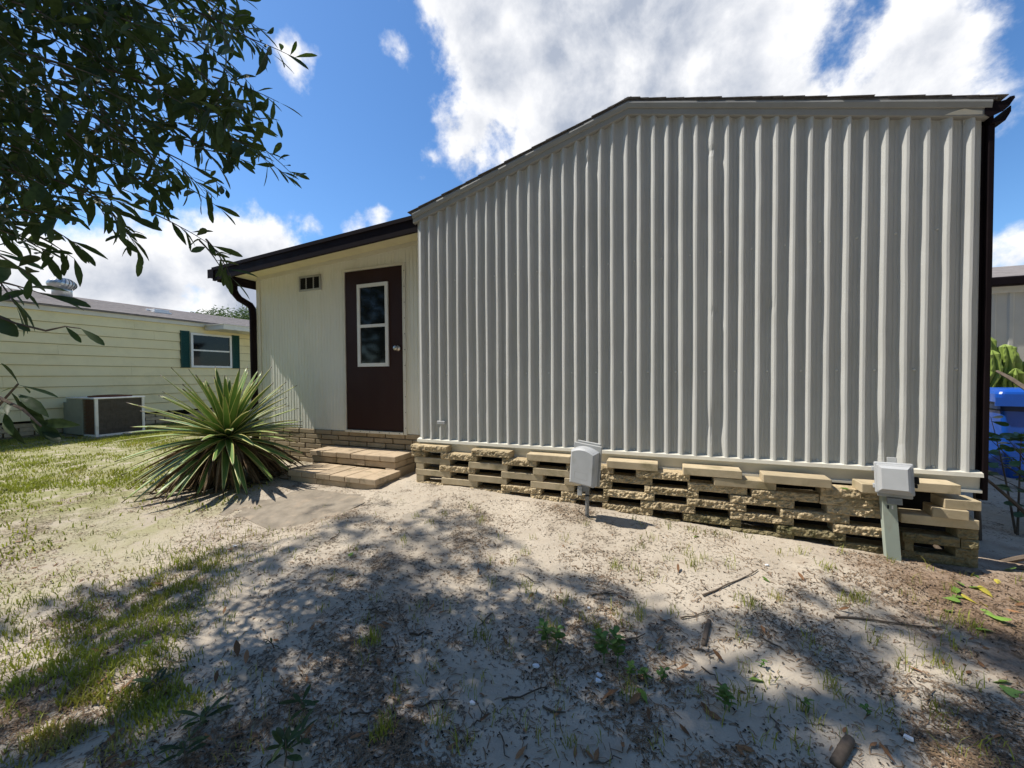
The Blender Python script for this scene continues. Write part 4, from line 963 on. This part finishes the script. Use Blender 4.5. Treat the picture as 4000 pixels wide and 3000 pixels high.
for _ in range(80):
    gpt = hit(random.uniform(-100, 950), random.uniform(2430, 3050)); clump(gpt + Vector((-.65, -.15, 1.0))*random.uniform(5.5, 8.5), 12, .24)
for _ in range(130):
    gpt = hit(random.uniform(2650, 4150), random.uniform(2380, 3050)); clump(gpt + Vector((-.65, -.15, 1.0))*random.uniform(6, 9), 13, .25)
for _ in range(110):          # the rest of the crown round the trunk
    a = random.uniform(0, 6.28); r_ = math.sqrt(random.random()); c = Vector((-5.2+3.6*r_*math.cos(a), -.9+3.0*r_*math.sin(a), 5.2+random.uniform(-1.3, 3.0)*(1-.5*r_)))
    clump(c, 32, .45)
for _ in range(60):           # over the hanging branches
    l = random.choice(vis); c = Vector(l[0]) + Vector((-.65, -.15, 1.0))*random.uniform(2.0, 5.0); clump(c, 26, .35)
crown.build('crown', M['oak'], OT)

# ------------------------------------------------------------------ agave
AG = Vector((-4.66, 3.02, gz(-4.66, 3.02))); AC_ = Vector((-4.68, 3.02, -.69))
AV = thing('agave_plant', AG, 'large spiky agave with yellow edged green leaves beside the steps', 'agave')
mb = MB(); mb.tube([AG+Vector((0, .02, -.1)), AG.lerp(AC_, .5), AC_], [.11, .12, .09], 12); mb.build('stem', M['dead'], AV)
def aleaf(d, L, wd, droop, mname='agave', nm='leaf', twist=0.0, curl=.22):
    d = Vector(d).normalized(); side = d.cross(Vector((0, 0, 1)))
    side = side.normalized() if side.length > .05 else Vector((1, 0, 0))
    up_ = side.cross(d).normalized(); side, up_ = side*math.cos(twist)+up_*math.sin(twist), up_*math.cos(twist)-side*math.sin(twist)
    mb = MB(); NS_ = 11; uv = []
    for i in range(NS_):
        t_ = i/(NS_-1); wv = wd*(.55+.45*math.sin(min(1, t_/.38)*math.pi/2))*(1-t_**2.3)**.85+.0015 if t_ < 1 else .001
        c = AC_ + d*(.05+L*t_) + Vector((0, 0, -droop*L*t_*t_)) + up_*(.02*math.sin(t_*3))
        for j in range(7):
            s_ = (j-3)/3; mb.v.append(tuple(c+side*wv*s_+up_*(curl*wv*s_*s_*(1-.3*t_)))); uv.append((.5+s_*.5, t_))
    for i in range(NS_-1):
        for j in range(6): mb.f.append((i*7+j, i*7+j+1, (i+1)*7+j+1, (i+1)*7+j))
    me = mb.mesh(nm); me.materials.append(M[mname]); me.shade_smooth()
    ul = me.uv_layers.new(name='UVMap')
    for lp_ in me.loops: ul.data[lp_.index].uv = uv[lp_.vertex_index]
    o = link(nm, me, AV); sm_ = o.modifiers.new('thickness', 'SOLIDIFY'); sm_.thickness = .006
    return o
NL = 150; ga = math.pi*(3-math.sqrt(5))
for i in range(NL):
    f = i/NL; el = R(82-116*f**.70+random.uniform(-5, 5)); az = i*ga+random.uniform(-.12, .12)
    d = Vector((math.cos(el)*math.cos(az), math.cos(el)*math.sin(az), math.sin(el)))
    L = random.uniform(.76, .97)*(1 if f > .08 else .75+f*3); wd = random.uniform(.033, .043)
    if d.y > .45 and el < R(40): L *= .78         # the wall behind
    tip = AC_+d*L
    if tip.z < -1.12: L *= max(.3, (AC_.z+1.12)/max(.05, AC_.z-tip.z))
    aleaf(d, L, wd, random.uniform(.0, .10) if el > R(20) else random.uniform(.04, .16), twist=random.uniform(-.25, .25))
for _ in range(150):
    az = random.uniform(-2.6, 1.0) if random.random() < .8 else random.uniform(0, 6.28); el = R(random.uniform(-58, -6)); d = Vector((math.cos(el)*math.cos(az), math.cos(el)*math.sin(az), math.sin(el)))
    o = aleaf(d, random.uniform(.5, .82), random.uniform(.014, .026), random.uniform(.1, .45), 'dead', 'dead_leaf', random.uniform(-1.2, 1.2), random.uniform(.3, 1.2))
    for v in o.data.vertices:
        zz = gz0(v.co.x, v.co.y)+.012
        if v.co.z < zz: v.co.z = zz + random.uniform(0, .01)
mb = Cloud()
# ------------------------------------------------------------------ far tree behind the yellow house
FT = thing('distant_tree', (-30, 38, -1.2), 'distant leafy tree rising beyond the yellow house roof', 'tree')
mb = MB(); mb.tube([(-30, 38, -1.5), (-30, 38, 3), (-29.6, 38.2, 6.3)], [.4, .3, .1], 8); mb.build('trunk', M['bark'], FT)
fcx = Cloud(); c0 = atD(850, 1225, 44)
for _ in range(70):
    cc = atD(random.uniform(770, 1020), 1265-random.uniform(0, 52)*(1 if random.random() < .8 else .3), random.uniform(42, 47)); 
    for _ in range(45):
        p = cc+Vector((random.gauss(0, .55), random.gauss(0, .55), random.gauss(0, .32)))
        fcx.leaf(OAKS, p, basis(Vector((random.gauss(0, 1), random.gauss(0, 1), random.gauss(0, .6))), random.uniform(-2, 2)), random.uniform(.22, .4))
for _ in range(60):
    cc = Vector((-30+random.gauss(0, 2.2), 38+random.gauss(0, 2), 4.2+random.gauss(0, 1.2)))
    for _ in range(40):
        p = cc+Vector((random.gauss(0, .6), random.gauss(0, .6), random.gauss(0, .4)))
        fcx.leaf(OAKS, p, basis(Vector((random.gauss(0, 1), random.gauss(0, 1), random.gauss(0, .6))), random.uniform(-2, 2)), random.uniform(.25, .4))
o = fcx.build('crown', M['farleaf'], FT); del o['kind']

# ------------------------------------------------------------------ unseen trees behind the viewer, added to keep sky light off the wall
CARD = leaf_template([(0, .03), (.3, .24), (.65, .27), (1, .05)], .25, .15)
def sky_screen_tree(x, y, h, rad, label):
    z = gz(x, y); t_ = thing('sky_screen_tree', (x, y, z), label, 'tree', 'unseen trees screening sky light'); mb = MB()
    mb.tube([(x, y, z-.2), (x+.1, y, z+h*.35), (x, y+.1, z+h*.75)], [.28, .2, .07], 8); mb.build('trunk', M['bark'], t_)
    cl_ = Cloud()
    for _ in range(int(85*rad)):
        a = random.uniform(0, 6.28); r_ = rad*math.sqrt(random.random()); zz = z+h*random.uniform(.16, 1.0); k = math.sqrt(max(.15, 1-((zz-z-h*.5)/(h*.55))**2)); c = Vector((x+r_*k*math.cos(a), y+r_*k*math.sin(a), zz))
        for _ in range(16):
            p = c+Vector((random.gauss(0, .4), random.gauss(0, .4), random.gauss(0, .3)))
            cl_.leaf(CARD, p, basis(Vector((random.gauss(0, 1), random.gauss(0, 1), random.gauss(0, .5))), random.uniform(-2, 2)), random.uniform(.3, .5))
    o = cl_.build('crown', M['farleaf'], t_); del o['kind']
for x, y, h, r_ in ((-11, -7.5, 13, 3.3), (-5.0, -8.5, 14.5, 3.6), (1.0, -7.5, 14.5, 3.6), (7.0, -7.5, 14.5, 3.6), (12.5, -5.0, 13, 3.3), (15, .5, 10, 2.8)):
    sky_screen_tree(x, y, h, r_, 'unseen leafy tree keeping sky light off the wall')

# ------------------------------------------------------------------ shrub at the right edge
SH = thing('leafy_shrub', (2.75, 3.95, gz(2.75, 3.95)), 'dark glossy leaved shrub growing by the house corner and blue bin', 'shrub')
sh = MB(); om = tmesh(OBO, 'shrub_leaf', M['shrub'])
def shleaf(p, d, L):
    o = bpy.data.objects.new('leaf', om); C.objects.link(o); o.parent = SH; o.matrix_local = Matrix.Translation(Vector(p)-Vector(SH.location)) @ (basis(d, random.uniform(-.9, .9))*L).to_4x4()
root = Vector((2.75, 3.95, gz(2.75, 3.95)-.05))
for tx, ty, dep, nl in ((3960, 1735, 3.3, 9), (3925, 1700, 3.35, 7), (3985, 1790, 3.2, 9), (3900, 1810, 3.5, 8), (3845, 1760, 3.6, 7), (3850, 1700, 3.7, 6), (3842, 1845, 3.5, 7), (3990, 1690, 3.3, 8), (3960, 1900, 3.1, 4), (4020, 1980, 3.0, 7), (3990, 2130, 2.9, 5), (3925, 2205, 2.9, 5), (4040, 1850, 3.1, 10), (3870, 1630, 3.75, 4), (4060, 1700, 3.2, 10)):
    e = atD(tx, ty, dep); rt_ = root+Vector((random.uniform(-.2, .3), random.uniform(-.3, .3), 0)); pts = bez(rt_, rt_.lerp(e, .5)+Vector((0, 0, .12)), e, 6); sh.tube(pts, list(np.linspace(.009, .002, 6)), 5)
    for i in range(nl):
        a = 2*math.pi*i/nl+random.uniform(-.3, .3); d = Vector((math.cos(a), math.sin(a)*.8, random.uniform(-.35, .35))); shleaf(e+Vector((0, 0, random.uniform(-.05, .01))), d, random.uniform(.085, .13))
for a, b, r_ in (((2.1, 3.55, -1.2), (2.75, 3.2, -.85), .018), ((2.2, 3.9, -1.2), (2.05, 3.75, -.55), .02), ((2.5, 3.6, -1.22), (2.15, 3.9, -.7), .016), ((2.9, 3.3, -1.2), (2.2, 3.45, -1.02), .02), ((2.05, 3.4, -1.2), (2.9, 3.6, -1.05), .014), ((2.4, 3.2, -1.22), (2.75, 3.5, -.6), .012)):
    a, b = Vector(a), Vector(b); a.z = gz(a.x, a.y)-.02; sh.tube(bez(a, a.lerp(b, .5)+Vector((.05, .03, .05)), b, 6), list(np.linspace(r_, r_*.5, 6)), 6)
# bare branch across the bin
sh.tube([atD(3895, 1450, 4.4), atD(3950, 1480, 4.2), atD(4010, 1520, 4.0), atD(4150, 1650, 3.6), root], [.014, .02, .022, .024, .025], 6)
sh.build('stem', M['bark'], SH)

# ------------------------------------------------------------------ ground clutter
def on_ground(x, y, lift=.004): return Vector((x, y, gz(x, y)+lift))
def flat_leaf(me, name, px, L, label, cat, group, rz=None, tilt=.35):
    p = hit(*px); o = bpy.data.objects.new(name, me); C.objects.link(o)
    a = random.uniform(0, 6.28) if rz is None else rz
    B = basis(Vector((math.cos(a), math.sin(a), random.uniform(-tilt*.3, tilt))), random.uniform(-.5, .5) + (math.pi if random.random() < .4 else 0))
    o.matrix_world = Matrix.Translation(p+Vector((0, 0, .008))) @ (B*L).to_4x4(); return tag(o, label, cat, group)
CURL = leaf_template([(0, .008), (.12, .03), (.35, .13), (.6, .165), (.85, .09), (1, .01)], .55, -.28)
CURL2 = leaf_template([(0, .008), (.2, .07), (.5, .15), (.8, .12), (1, .015)], -.4, .3)
bl = [tmesh(CURL, 'dry_leaf', M['brownleaf']), tmesh(CURL2, 'dry_leaf', M['brownleaf'])]
NAMED = [(930, 2575, .085), (960, 2600, .07), (1070, 2610, .06), (1530, 2445, .05), (1510, 2460, .05), (1475, 2575, .055), (1465, 2590, .05), (1700, 2560, .055), (1705, 2620, .065), (1855, 2585, .06), (1925, 2445, .05), (1965, 2490, .05), (1585, 2595, .05), (1785, 2905, .075), (2160, 2815, .075), (2340, 2750, .07), (2365, 2725, .06), (2400, 2710, .06), (2455, 2760, .07), (2320, 2980, .06), (2740, 2775, .07), (2780, 2800, .06), (2830, 2595, .06), (3140, 2750, .06), (3135, 2430, .06), (2560, 2440, .05), (2060, 2490, .05), (1990, 2310, .05), (2070, 2340, .05), (2205, 2140, .05), (2450, 2350, .06), (2650, 2242, .06), (2880, 2475, .05), (1360, 2030, .06), (460, 2720, .07), (620, 2740, .06), (250, 2720, .06), (1230, 2440, .05), (1240, 2460, .05), (960, 2870, .06), (1010, 2890, .06), (1330, 2790, .05), (2700, 2890, .06), (3630, 2450, .06), (3650, 2480, .06), (3990, 2400, .06), (3960, 2370, .05), (1440, 2860, .05), (2560, 2520, .05)]
for i, (x, y, L) in enumerate(NAMED): flat_leaf(bl[i % 2], 'fallen_leaf', (x, y), L, 'curled dry brown leaf lying on the sandy ground', 'leaf', 'dry leaves on the sand')
for i in range(110):
    x, y = random.uniform(50, 3950), 1950+1040*random.random()**.8
    p = hit(x, y)
    if p.y > 3.05 or p.length > 6: continue
    flat_leaf(bl[i % 2], 'fallen_leaf', (x, y), random.uniform(.03, .06), 'curled dry brown leaf lying on the sandy ground', 'leaf', 'dry leaves on the sand')
gm = tmesh(OBO, 'green_leaf', M['greenleaf']); ym = tmesh(OBO, 'yellow_leaf', M['yellowleaf'])
for x, y, L, m_ in ((3825, 2263, .075, 0), (3720, 2268, .07, 0), (3725, 2295, .08, 0), (3895, 2285, .06, 1), (3860, 2305, .09, 0), (3880, 2340, .10, 1), (3680, 2340, .07, 0), (3790, 2345, .09, 0), (3820, 2365, .08, 1), (3860, 2380, .06, 1), (3840, 2400, .10, 0), (3730, 2390, .06, 0), (3905, 2425, .08, 0), (3890, 2475, .07, 0), (3915, 2230, .09, 0), (3990, 2365, .07, 0), (2710, 2103, .06, 0), (2920, 2660, .07, 0), (3960, 2670, .10, 0), (4000, 2710, .10, 0), (2530, 2760, .08, 0), (1345, 2255, .06, 0), (1380, 2160, .06, 0), (560, 2690, .07, 0), (600, 2500, .06, 0), (3270, 1912, .06, 0), (3010, 2280, .05, 0)):
    if y < 2000: 
        o = bpy.data.objects.new('fallen_leaf', gm); C.objects.link(o); p = atY(x, y, 3.335); p.z = -.735-.0622-.028; p = Vector((1.16, 3.335, -.795)); o.matrix_world = Matrix.Translation(p) @ (basis(Vector((1, -.2, .05)), .1)*L).to_4x4(); tag(o, 'single green leaf resting on the block skirting', 'leaf'); continue
    flat_leaf((gm, ym)[m_], 'fallen_leaf', (x, y), L, ('fresh green leaf lying flat on the ground', 'yellow leaf lying flat on the brown mulch')[m_], 'leaf', ('fresh green fallen leaves', 'yellow fallen leaves')[m_], tilt=.15)
# twigs
TW = [((1440, 2385), (1510, 2395)), ((1545, 2345), (1600, 2480)), ((1600, 2480), (1690, 2475)), ((1530, 2500), (1560, 2560)), ((2040, 2250), (2130, 2295)), ((2310, 2330), (2400, 2325)), ((1960, 2740), (2140, 2690)), ((1620, 2765), (1790, 2740)), ((2120, 2765), (2210, 2790)), ((1370, 2800), (1500, 2795)), ((1950, 2870), (1990, 2970)), ((3260, 2415), (3690, 2455)), ((2745, 2330), (2960, 2230)), ((2660, 2420), (2770, 2395)), ((2740, 2610), (2860, 2720)), ((2720, 2540), (2790, 2575)), ((2970, 2490), (3090, 2560)), ((1850, 2840), (1900, 2780)), ((2420, 2520), (2520, 2480)), ((1920, 2400), (1870, 2450)), ((3690, 2140), (3560, 2160)), ((700, 2400), (760, 2370)), ((1290, 2110), (1330, 2085)), ((2300, 2990), (2430, 2975)), ((3050, 2870), (3010, 2800))]
for i, (a, b) in enumerate(TW):
    pa, pb_ = hit(*a), hit(*b); n = 6; pts = []
    for k in range(n):
        q = pa.lerp(pb_, k/(n-1)); q += Vector((random.uniform(-1, 1), random.uniform(-1, 1), 0))*.012*(0 < k < n-1); pts.append(on_ground(q.x, q.y, .006+.004*random.random()))
    mb = MB(); r_ = random.uniform(.0028, .0055); mb.tube(pts, list(np.linspace(r_, r_*.5, n)), 6)
    if i % 2: q = pts[3]; mb.tube([q, on_ground(q.x+random.uniform(-.06, .06), q.y+random.uniform(.02, .06), .012)], [r_*.6, r_*.3], 5)
    tag(mb.build('fallen_twig', M['twig'], smooth=True), 'thin bent dry twig lying on the sand', 'twig', 'dry twigs on the sand')
for a, b, r_, lab in (((2770, 2430), (2748, 2525), .011, 'short thick grey stick lying on the sand'), ((3320, 2900), (3262, 2995), .017, 'thick dark bark chunk lying on the shaded sand'), ((3610, 2130), (3700, 2180), .014, 'pale cut branch leaning by the mossy blocks')):
    pa, pb_ = hit(*a), hit(*b); mb = MB(); pts = [on_ground(*(pa.lerp(pb_, k/5)).xy, r_*.6) for k in range(6)]
    if 'leaning' in lab: pts = [pts[0]+Vector((0, 0, .08)), pts[2]+Vector((0, 0, .04)), pts[5]]
    mb.tube(pts, [r_*random.uniform(.93, 1.06) for k, _ in enumerate(pts)], 12); tag(mb.build('stick', M['twig'], smooth=True), lab, 'stick')
for i, (x, y) in enumerate(((918, 2135), (2095, 2605), (2300, 2380), (2340, 2640), (1845, 2752), (3550, 2890), (2995, 2210), (895, 2055), (2335, 2665))):
    p = hit(x, y); mb = MB(); n = 6; s_ = random.uniform(.008, .016)*(1.5 if i in (0, 5) else 1); l_ = [Vector((math.cos(k*1.05)*s_*random.uniform(.6, 1.3), math.sin(k*1.05)*s_*random.uniform(.5, 1), 0)) for k in range(n)]
    mb.prism([p+v+Vector((0, 0, .004)) for v in l_], [p+v*.9+Vector((0, 0, .007+random.uniform(0, .006))) for v in l_]); tag(fix(mb.build('paper_scrap', M['paper'])), 'tiny white torn scrap lying on the sand', 'scrap', 'white scraps on the sand')
# oak seedlings and broad weeds
def plant(name, px, nl, L, hgt, me, label, cat, group, m='twig'):
    p = hit(*px); t_ = thing(name, p, label, cat, group); mb = MB(); top_ = p+Vector((random.uniform(-.03, .03), random.uniform(-.03, .03), hgt)); mb.tube([p-Vector((0, 0, .02)), p.lerp(top_, .5)+Vector((.008, 0, 0)), top_], [.003, .0025, .0018], 5); mb.build('stem', M[m], t_)
    for i in range(nl):
        f = .35+.65*i/max(1, nl-1); q = p.lerp(top_, f); a = i*2.4+random.uniform(-.4, .4); o = bpy.data.objects.new('leaf', me); C.objects.link(o); o.parent = t_
        o.matrix_local = Matrix.Translation(q-p) @ (basis(Vector((math.cos(a), math.sin(a), random.uniform(.0, .7))), random.uniform(-.4, .4))*L*random.uniform(.7, 1.1)).to_4x4()
for px, nl, L, h in (((1110, 2990), 11, .085, .10), ((1200, 2800), 9, .07, .08), ((720, 2980), 9, .09, .05), ((760, 2850), 8, .09, .05), ((640, 2690), 8, .08, .05), ((1075, 2530), 6, .04, .04), ((1180, 2900), 7, .07, .07)):
    plant('oak_seedling', px, nl, L, h, lm[0], 'dark green oak seedling sprouting from shaded ground', 'seedling', 'oak seedlings in the shade')
wm = tmesh(leaf_template([(0, .02), (.3, .25), (.6, .3), (.85, .2), (1, .04)], .2, .15), 'weed_leaf', M['weed'])
for px, nl, L, h in (((2140, 2520), 16, .045, .11), ((2175, 2530), 14, .04, .09), ((2360, 2590), 20, .045, .13), ((2410, 2610), 20, .045, .14), ((2450, 2640), 12, .03, .07), ((2530, 2650), 9, .028, .05), ((2570, 2660), 9, .028, .05), ((2850, 2780), 14, .035, .09), ((2830, 2770), 10, .03, .07), ((3150, 2780), 9, .025, .05), ((2960, 2590+10), 6, .02, .04), ((3380, 2790), 6, .025, .04)):
    plant('leafy_weed', px, nl, L, h, wm, 'small bright green broad leaved weed in the sand', 'weed', 'broad leaved weeds', 'weed')
# grass, tufts and litter (uncountable)
def blades(pts, hmin, hmax, wmin, wmax, lean=.5):
    n = len(pts); P = np.array(pts); h = rng.uniform(hmin, hmax, n); wd = rng.uniform(wmin, wmax, n); a = rng.uniform(0, 6.283, n); b = rng.uniform(0, 6.283, n); ln_ = rng.uniform(.1, 1, n)*lean*h
    sx, sy = np.cos(a)*wd/2, np.sin(a)*wd/2; lx, ly = np.cos(b)*ln_, np.sin(b)*ln_
    V = np.empty((n, 5, 3))
    V[:, 0] = P + np.stack([-sx, -sy, -.004+0*h], 1); V[:, 1] = P + np.stack([sx, sy, -.004+0*h], 1)
    V[:, 2] = P + np.stack([sx*.75+lx*.35, sy*.75+ly*.35, h*.6], 1); V[:, 3] = P + np.stack([-sx*.75+lx*.35, -sy*.75+ly*.35, h*.6], 1)
    V[:, 4] = P + np.stack([lx, ly, h*.95], 1)
    k = np.arange(n)*5; fs = [(int(i), int(i)+1, int(i)+2, int(i)+3) for i in k] + [(int(i)+3, int(i)+2, int(i)+4) for i in k]
    return V.reshape(-1, 3).tolist(), fs
def stuff(name, V, Fs, m, label, cat):
    me = bpy.data.meshes.new(name); me.from_pydata(V, [], Fs); me.materials.append(m); o = link(name, me); tag(o, label, cat); o['kind'] = 'stuff'; return o
def padin(x, y): return abs(x+3.2) < .68 and abs(y-2.66) < .4
GC = [(hit(px, py).x, hit(px, py).y, r_) for px, py, r_ in ((120, 2450, .35), (430, 2480, .3), (560, 2560, .28), (330, 2680, .3), (100, 2640, .3), (640, 2330, .28), (720, 2230, .25), (250, 2850, .2), (620, 2760, .18))]
pts = []
while len(pts) < 80000:
    x = random.uniform(-11.95, -2.2); y = random.uniform(.7, 10)
    if x > -5.5 and y > 3.0: continue
    if y > 3.3+(-5.5-x)*1.5 and x > -9: 
        if random.random() < .5: continue
    dn = .38+1.1*nz(x*.75, y*.75, 5)+.55*nz(x*2.6, y*2.6, 8)
    dn *= float(np.interp(x, (-6.5, -4.6, -3.3, -2.2), (1, .75, .38, .06)))
    dn += sum(2.0*math.exp(-((x-a)**2+(y-b)**2)/(r_*r_)) for a, b, r_ in GC)*(.6+1.3*nz(x*5, y*5, 3))
    if padin(x, y) or random.random() > max(0.03, dn): continue
    if (x*x+y*y) > 30 and random.random() < .25: pass
    pts.append((x, y, gz(x, y)))
for a, b, r_ in GC:
    for _ in range(900):
        x, y = a+random.gauss(0, r_*.6), b+random.gauss(0, r_*.45)
        if y > .55 and nz(x*6, y*6, 3) > -.12: pts.append((x, y, gz(x, y)))
near = [p for p in pts if p[0]**2+p[1]**2 < 20]; far = [p for p in pts if p[0]**2+p[1]**2 >= 20]
V, Fs = blades(near, .016, .05, .003, .007, 1.0); V2, F2 = blades(far, .016, .048, .007, .014, 1.1)
Fs = Fs+[tuple(i+len(V) for i in f) for f in F2]; V = V+V2
stuff('lawn_grass', V, Fs, M['grass'], 'patchy thin lawn grass growing over the sand', 'grass')
pts = []
for x, y, n in [(1465, 2495, 34), (1450, 2510, 30), (1420, 2520, 20), (1890, 2490, 26), (1810, 2905, 30), (1510, 2850, 40), (1490, 2870, 40), (1710, 2840, 26), (2150, 2460, 22), (2200, 2350, 30), (2330, 2470, 16), (2410, 2220, 40), (2490, 2410, 36), (2280, 2420, 14), (2480, 2230, 14), (2230, 2900, 24), (2460, 2720, 26), (3360, 2340, 40), (3340, 2350, 30), (3780, 2440, 34), (2940, 2370, 30), (3220, 2220, 34), (3040, 2340, 26), (3300, 2360, 20), (2710, 2210, 34), (2640, 2400, 20), (2690, 2170, 20), (3240, 2680, 30), (3280, 2730, 20), (3640, 2790, 16), (3660, 2600, 24), (2900, 2740, 20), (3150, 2790, 24), (2050, 2160, 20), (1880, 2040, 26), (2060, 2290, 20), (3130, 2160, 20), (2610, 2060, 14), (2690, 2040, 18), (2790, 2060, 14), (1630, 2020, 16), (1740, 2015, 14), (1840, 1985, 12), (2480, 2030, 8), (3410, 2480, 10)] + [(random.uniform(300, 3900), random.uniform(1960, 2950), random.randint(5, 14)) for _ in range(170)]:
    p = hit(x, y)
    if p.y > 3.25: p.y = 3.2
    for _ in range(n): q = (p.x+random.gauss(0, .022), p.y+random.gauss(0, .022)); pts.append((q[0], q[1], gz(*q)))
V, Fs = blades(pts, .02, .075, .0025, .0045, .9)
stuff('grass_tufts', V, Fs, M['grass'], 'sparse grass tufts scattered over the sand', 'grass')
def bits(n, region, Lr, wr, accept, lift=.003):
    V = []; Fs = []
    k = 0
    while k < n:
        x, y = region()
        if not accept(x, y): continue
        z = gz(x, y)+lift; a = random.uniform(0, 6.283); L = random.uniform(*Lr)/2; wd = random.uniform(*wr)/2; c, s_ = math.cos(a), math.sin(a); t1, t2, b_ = random.uniform(-.3, .3)*L, random.uniform(-.3, .3)*L, random.uniform(-.5, .5)*L
        q = len(V); V += [(x-c*L-s_*wd, y-s_*L+c*wd, z+t1), (x-c*L+s_*wd, y-s_*L-c*wd, z+t1), (x+s_*wd-s_*b_, y-c*wd+c*b_, z+.002), (x-s_*wd-s_*b_, y+c*wd+c*b_, z+.003), (x+c*L+s_*wd, y+s_*L-c*wd, z+t2), (x+c*L-s_*wd, y+s_*L+c*wd, z+t2)]
        Fs += [(q, q+1, q+2, q+3), (q+3, q+2, q+4, q+5)]; k += 1
    return V, Fs
def reg():
    if random.random() < .6:
        p = hit(random.uniform(-50, 4050), random.uniform(1930, 3040)); return p.x, p.y
    return random.uniform(-6, 3), random.uniform(.6, 3.3)
def acc(x, y):
    if y > 3.28 or y < .5 or x > 3.2 or x < -7: return False
    d = .28+1.2*nz(x*1.9, y*1.9, 2)+.6*nz(x*6, y*6, 4)
    if padin(x, y): d = max(.12, d*.8)
    if (x-2.0)**2+(y-2.8)**2 < .8: d += .5
    return random.random() < max(.06, d)
V, Fs = bits(26000, reg, (.008, .05), (.0015, .0045), acc)
stuff('dry_litter', V, Fs, M['dry'], 'dry straw and leaf crumbs strewn over the sand', 'litter')
V, Fs = bits(5000, reg, (.004, .018), (.003, .008), acc)
stuff('dark_litter', V, Fs, M['dark'], 'dark rotted leaf crumbs strewn over the sand', 'litter')
# moss clods at the foot of the mossy blocks
